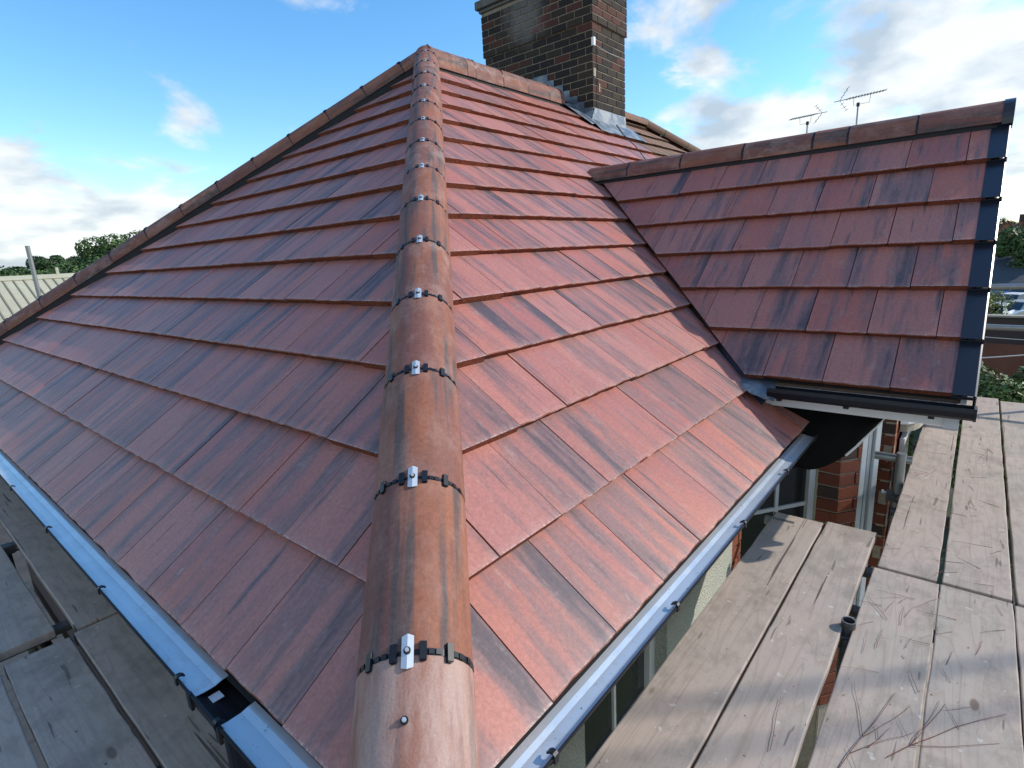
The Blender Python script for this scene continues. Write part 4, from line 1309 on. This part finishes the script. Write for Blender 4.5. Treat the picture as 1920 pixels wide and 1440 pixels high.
# low growth along their feet
lb = MB(); rnd = random.Random(5)
for i in range(40):
    b, zt = ground_at(-60 + i * 9, 512, 58 + rnd.uniform(-4, 4)); leaves(lb, (b.x, b.y, rnd.uniform(.0, .8)), 1.6, 330, .16, rnd)
    leaves(lb, (b.x, b.y, -2.2), 2.6, 200, .25, rnd)
tag(lb.build('undergrowth', M_LEAFM, fix=False), 'band of low bushes along the feet of the far trees', 'bushes', kind='stuff')

# long shed with a ribbed pale roof
shed = thing('shed', (5, 33, ZG), 'long low shed with a ribbed beige sheet roof beyond the hip end', 'shed')
sy0, sy1, sz1 = 24.0, 30.5, 1.16; sz0 = sz1 - (sy1 - sy0) * math.tan(R(24))
s_ = MB(); s_.v = [(-14, sy0, sz0), (24, sy0, sz0), (24, sy1, sz1), (-14, sy1, sz1), (-14, sy0, sz0 - .04), (24, sy0, sz0 - .04), (24, sy1, sz1 - .04), (-14, sy1, sz1 - .04)]
s_.f = [(0,1,2,3), (7,6,5,4), (0,4,5,1), (1,5,6,2), (2,6,7,3), (3,7,4,0)]
s_.build('roof_sheet', M_SHED, shed)
Fs = frame((0, sy0, sz0), (1, 0, 0), (0, math.cos(R(24)), math.sin(R(24)))); Ls = (sy1 - sy0) / math.cos(R(24))
M_SEAM = simple('roof_rib', (.20, .19, .13), .8, nscale=1, namt=.3, rand=False)
rib = MB(); rib.prism([(-.022, -.01), (.022, -.01), (.022, Ls - .25), (-.022, Ls - .25)], 0, .035); rme = rib.mesh('roof_rib', M_SEAM)
for i in range(60): link('roof_rib', rme, shed, Fs @ Matrix.Translation((-4 + i * .33, 0, 0)))
MB().sweep([(-.30, -.10), (0, .06), (.30, -.10), (.30, -.13), (0, .02), (-.30, -.13)], (-14, sy1, sz1 + .02), (24, sy1, sz1 + .02), side=(0, 1, 0)).build('ridge_flashing', M_SHED, shed)
MB().box((-13.8, sy0 + .3, ZG), (23.8, sy1 * 2 - sy0 - .3, sz0 - .1)).build('wall', M_BWALL, shed)
s2_ = MB(); s2_.v = [(-14, sy1, sz1), (24, sy1, sz1), (24, 2*sy1 - sy0, sz0), (-14, 2*sy1 - sy0, sz0)]; s2_.f = [(0,1,2,3)]; s2_.build('rear_roof_sheet', M_SHED, shed)
p_, zt = ground_at(129, 513, 30); MB().box((p_.x - .05, sy1 - .05, sz1), (p_.x + .05, sy1 + .05, sz1 + .35)).build('vent_pipe', M_SHED, shed)

# aerials on the neighbour's roof
def aerial(base, top, boom_dir, L, flip, label):
    th = thing('tv_aerial', base, label, 'aerial', 'television aerials beyond the wing ridge')
    top = Vector(top); d = Vector(boom_dir).normalized(); side = d.cross(Vector((0, 0, 1))).normalized()
    MB().tube([base, top], .014, 8).build('mast', M_GALV, th)
    k = MB(); k.box((-.022, -.022, -.03), (.022, .022, .03), Matrix.Translation(top)); k.build('bracket', M_CABLE, th)
    b0 = top + Vector((0, 0, .13)) - d * L * .32; b1 = top + Vector((0, 0, .13)) + d * L * .68
    MB().tube([b0, b1], .007, 6).build('boom', M_DARKTUBE, th)
    c = MB(); c.tube([top + Vector((0, 0, .13)) - d * L * .12, top + Vector((0, 0, .0)) - d * L * .12, top, top + d * L * .28, top + d * L * .30 + Vector((0, 0, .13))], .004, 5); c.build('cradle', M_DARKTUBE, th)
    em = MB(); em.tube([-side * .11, side * .11], .004, 5); em = em.mesh('element', M_DARKTUBE)
    for i in range(13): link('element', em, th, Matrix.Translation(b0 + (b1 - b0) * (i + .8) / 13.4))
    r = MB(); rc = b0 - d * .10
    for sg in (1, -1):
        for w_ in (0,):
            r.tube([rc + side * w_ * .6, rc + d * .12 + Vector((0, 0, sg * .26 * L ** .8)) + side * w_ * .6], .0035, 5)
        for q in (.35, .7, 1.0): r.tube([rc + d * .12 * q + Vector((0, 0, sg * .26 * L ** .8 * q)) - side * .09, rc + d * .12 * q + Vector((0, 0, sg * .26 * L ** .8 * q)) + side * .09], .0035, 5)
    r.tube([b0, rc - d * .09], .006, 5)
    r.build('reflector', M_DARKTUBE, th)
    return th


def ray_at(x, y, dist):
    return CAMPOS + dirpx(x, y).normalized() * dist


RGT = (cam.matrix_world.to_3x3() @ Vector((1, 0, 0))); RGT.z = 0; RGT.normalize()
t1 = ray_at(1609, 196, 12.3); b1_ = Vector((t1.x, t1.y, (NRX + AX - t1.x) * math.tan(TL) - .05))
aerial(b1_, t1, RGT + Vector((-.2, -.1, .13)), .62, False, 'larger aerial on the right, its boom pointing right')
t2 = ray_at(1514, 231, 12.9); b2_ = Vector((t2.x, t2.y, (NRX + AX - t2.x) * math.tan(TL) - .05))
aerial(b2_, t2, -RGT + Vector((.1, .1, -.13)), .48, True, 'smaller aerial on the left, its boom pointing left')

# unseen posts added out of frame to cast soft shadow bands on the boards
for k_, (bx, by) in enumerate(((7.19, -6.16), (6.96, -6.18))):
    lp = thing('shadow_post', (bx, by, ZG), ('slim tall steel post added out of view to shade the boards, the farther of two', 'slim tall steel post added out of view to shade the boards, the nearer of two')[k_], 'post', 'added shadow posts out of view')
    MB().tube([(bx, by, ZG), (bx, by, 5.1)], (.017, .013)[k_], 10).build('pole', M_GALV, lp); MB().tube([(bx, by, ZG), (bx, by, ZG + .25)], .05, 12).build('foot', M_GALV, lp)
# hedge tree beyond the boards
rnd = random.Random(9); b, zt = ground_at(1905, 668, 15.5)
hg = thing('garden_bush', b, 'big rounded green bush beyond the far end of the right boards', 'bush')
tk = MB(); 
for i in range(6): tk.tube([b + Vector((rnd.uniform(-.4, .4), rnd.uniform(-.6, .6), 0)), b + Vector((rnd.uniform(-1, 1), rnd.uniform(-1.4, 1.4), zt - ZG - .8))], .05, 6, r1=.02)
tk.build('trunk', M_TRUNK, hg)
m = MB()
for i in range(34): leaves(m, b + Vector((rnd.uniform(-1.0, 1.0), rnd.uniform(-2.2, 1.1), (zt - ZG) * rnd.uniform(.25, .84))), rnd.uniform(.42, .62), 900, .055, rnd)
o = m.build('crown', M_LEAFH, hg, fix=False); o['kind'] = 'stuff'
m = MB(); b2 = ground_at(1870, 700, 15.0)[0]
# boundary wall with dark fence above
d0 = ground_at(1780, 620, 24)[0]; d1_ = ground_at(2050, 620, 24)[0]
ww_ = MB(); dv = (d1_ - d0).normalized()
zc = CAMPOS.z - 24 * .1535; zt_ = CAMPOS.z - 24 * .117
F = wall_frame((d0.x, d0.y), (dv.x, dv.y))
gw_ = thing('garden_wall', d0, 'red brick garden wall with a dark brown top behind the bush', 'wall')
MB().box((-3, 0, ZG), (14, .25, zc)).build('brick_base', M_BWALL, gw_, F)
MB().box((-3, .05, zc), (14, .20, zt_)).build('dark_panel', M_DWALL, gw_, F)
MB().box((-3, -.03, zt_ + .001), (14, .28, zt_ + .06)).build('coping', M_STONE, gw_, F)
# yellow-green bush behind the wall
b, zt = ground_at(1862, 537, 48); rnd = random.Random(12)
yb3 = thing('garden_bush', b, 'yellow green bush beside the parked cars', 'bush'); m = MB()
for i in range(20): leaves(m, b + Vector((rnd.uniform(-1.2, 1.2), rnd.uniform(-.9, 1.4), (zt - ZG) * rnd.uniform(.2, .92))), .55, 200, .07, rnd)
m.build('crown', M_LEAFY, yb3, fix=False)['kind'] = 'stuff'
MB().tube([b, b + Vector((0, 0, 1.2))], .08, 6).build('trunk', M_TRUNK, yb3)


def car(P, yaw, mat, label, h=1.45):
    th = tag(link('parked_car', None, None, Matrix.Translation(P) @ Matrix.Rotation(yaw, 4, 'Z')), label, 'car', 'cars parked beyond the garden wall')
    M = Matrix.Translation(P) @ Matrix.Rotation(yaw, 4, 'Z')
    sidep = [(-2.1, .35), (-2.12, .75), (-1.95, .95), (-1.2, 1.02), (1.0, .98), (1.95, .82), (2.15, .6), (2.12, .3), (-2.0, .28)]
    MX = M @ Matrix(((1,0,0,0),(0,0,1,0),(0,1,0,0),(0,0,0,1)))
    MB().prism(sidep, -.86, .86, MX).build('body', mat, th, bevel=.07)
    cab = MB(); c0 = [(-1.85, .97), (1.05, .97), (.35, h - .04), (-1.35, h - .04)]
    cab.v = [tuple(M @ Vector((x, sg * (.78 if z < 1.1 else .62), z))) for sg in (-1, 1) for x, z in c0]
    cab.f = [(0,1,2,3), (7,6,5,4), (0,4,5,1), (1,5,6,2), (2,6,7,3), (3,7,4,0)]
    cab.build('windows', M_GLASS, th, bevel=.03)
    MB().box((-1.32, -.60, h - .04), (.33, .60, h + .02), M).build('roof', mat, th, bevel=.03)
    for x in (-1.3, 1.32):
        for s in (-1, 1): MB().tube([M @ Vector((x, s * .70, .32)), M @ Vector((x, s * .89, .32))], .32, 18).build('wheel', M_TYRE, th)
    for s in (-1, 1): MB().box((2.05, s * .62 - .15, .62), (2.16, s * .62 + .15, .76), M).build('headlight', M_CONC, th)
    return th


for (px_, dist, yaw, mat, lab, up) in ((1906, 52, 2.6, M_CARS, 'silver blue car, nearest behind the garden wall', 0), (1862, 49.5, 2.9, M_CARW, 'white car mostly hidden behind the verge', 0),
                                   (1893, 58, 2.7, M_CARW, 'white car in the second row', 0), (1915, 64, 2.7, M_CARB, 'dark blue car in the rear row', 0), (1880, 68, 2.7, M_CARB, 'dark car at the back under the canopy edge', 0)):
    b, _ = ground_at(px_, 575, dist); car(b, yaw, mat, lab)
# dark roofed building
b0 = ground_at(1700, 500, 76)[0]; b1 = ground_at(2150, 500, 76)[0]; dv = (b1 - b0).normalized(); F = wall_frame((b0.x, b0.y), (dv.x, dv.y)); L = (b1 - b0).length
db = thing('warehouse', b0, 'long low building with a dark sloping sheet roof beyond the cars', 'building')
zr1 = CAMPOS.z - 84 * .022 ; zr0 = CAMPOS.z - 76 * .070
m = MB(); m.v = [(0, -.6, zr0), (L, -.6, zr0), (L, 8, zr1), (0, 8, zr1), (0, -.6, zr0 - .15), (L, -.6, zr0 - .15), (L, 8, zr1 - .15), (0, 8, zr1 - .15)]
m.f = [(0,1,2,3), (7,6,5,4), (0,4,5,1), (1,5,6,2), (2,6,7,3), (3,7,4,0)]; m.build('roof', M_DROOF, db, F)
MB().box((.5, .6, ZG), (L - .5, 15, zr0 - .16)).build('wall', M_DWALL, db, F)
MB().box((0, -.75, zr0 - .35), (L, -.62, zr0 - .02)).build('gutter', M_DROOF, db, F)
# far house and trees on the rise
b, zt = ground_at(1889, 417, 95); b.z = zr1 - 3
hd_ = Vector((b.x - CAMPOS.x, b.y - CAMPOS.y, 0)).normalized(); pd = Vector((hd_.y, -hd_.x, 0))
fh = thing('far_house', b, 'small distant brick house with a pointed gable and white windows', 'house')
hw = 3.0; zb2 = zt - 3.4
F = wall_frame((b.x - pd.x * hw, b.y - pd.y * hw), (pd.x, pd.y))
MB().prism([(0, 0), (2*hw, 0), (2*hw, zb2 - ZG), (hw, zt - ZG), (0, zb2 - ZG)], 0, 9, F @ Matrix(((1,0,0,0),(0,0,1,0),(0,1,0,ZG),(0,0,0,1)))).build('wall', M_HOUSE, fh)
for sg in (0, 1):
    m = MB(); a = (-.3, zb2 - .3) if sg == 0 else (2*hw + .3, zb2 - .3)
    m.v = [(a[0], -.25, a[1]), (hw, -.25, zt + .12), (hw, 9.2, zt + .12), (a[0], 9.2, a[1]), (a[0], -.25, a[1] + .15), (hw, -.25, zt + .3), (hw, 9.2, zt + .3), (a[0], 9.2, a[1] + .15)]
    m.f = [(0,1,2,3), (7,6,5,4), (0,4,5,1), (1,5,6,2), (2,6,7,3), (3,7,4,0)]; m.build('roof', M_HROOF, fh, F)
for x0_ in (.7, 3.5):
    w_ = MB(); w_.box((x0_, -.06, zb2 - 1.5), (x0_ + 1.7, -.01, zb2 - .3)); wq = w_.build('window', M_WHITE, fh, F)
    MB().box((x0_ + .15, -.08, zb2 - 1.35), (x0_ + 1.55, -.062, zb2 - .45)).build('window_pane', M_GLASS, wq, F)
for i, (px_, top, dist, w, mat, lab) in enumerate([(1912, 420, 88, 7, M_LEAFM, 'light green tree right of the distant gabled house'), (1885, 413, 120, 7, M_LEAFD, 'dark treetop behind the distant gabled house'),
                                                  (1930, 424, 80, 6, M_LEAFM, 'green tree at the right edge above the dark roof')]):
    b, zt = ground_at(px_, top, dist); tree(b, zt - ZG, w, 4200, .2, mat, lab, 'trees on the rise to the right', 200 + i, clumps=22)
b, zt = ground_at(1917, 412, 130); rh = thing('distant_roof', b, 'dark distant roof with a chimney block at the right edge', 'house')
MB().box((-6, -4, 0), (6, 4, zt - ZG - 1.4), Matrix.Translation(b)).build('wall', M_HOUSE, rh)
MB().prism([(-6.4, 0), (6.4, 0), (4, 1.0), (-4, 1.0)], -4.4, 4.4, Matrix.Translation((b.x, b.y, zt - 1.4)) @ Matrix(((0,0,1,0),(1,0,0,0),(0,1,0,0),(0,0,0,1)))).build('roof', M_HROOF, rh)
MB().box((-.8, -2.6, zt - ZG - 1), (.8, .4, zt - ZG + .9), Matrix.Translation(b)).build('chimney', M_DWALL, rh)

# overhead cables on the right
for i, (pa, pb, da, db_, r, mt, lab) in enumerate([((1800, 667), (1960, 651), 7.0, 7.4, .006, M_GCABLE, 'pale cable sagging in front of the green bush'), ((1820, 626), (1980, 634), 12, 12.5, .006, M_GCABLE, 'thin grey cable crossing the brick garden wall'),
                                                  ((1800, 548), (1980, 521), 14, 16, .008, M_CABLE, 'thin black cable just above the upper guard rail')]):
    A, B = ray_at(*pa, da), ray_at(*pb, db_)
    A = A + (A - B) * .6; B = B + (B - A) * 1.2
    pts_ = [A.lerp(B, k / 10) - Vector((0, 0, .06 * (1 - (2 * k / 10 - 1) ** 2))) for k in range(11)]
    m = MB(); m.tube(pts_, r, 6); tag(m.build('overhead_cable', mt), lab, 'cable', 'cables across the garden')
print('TILES', n1_, n2_, n3_, 'chimney bricks', nb)
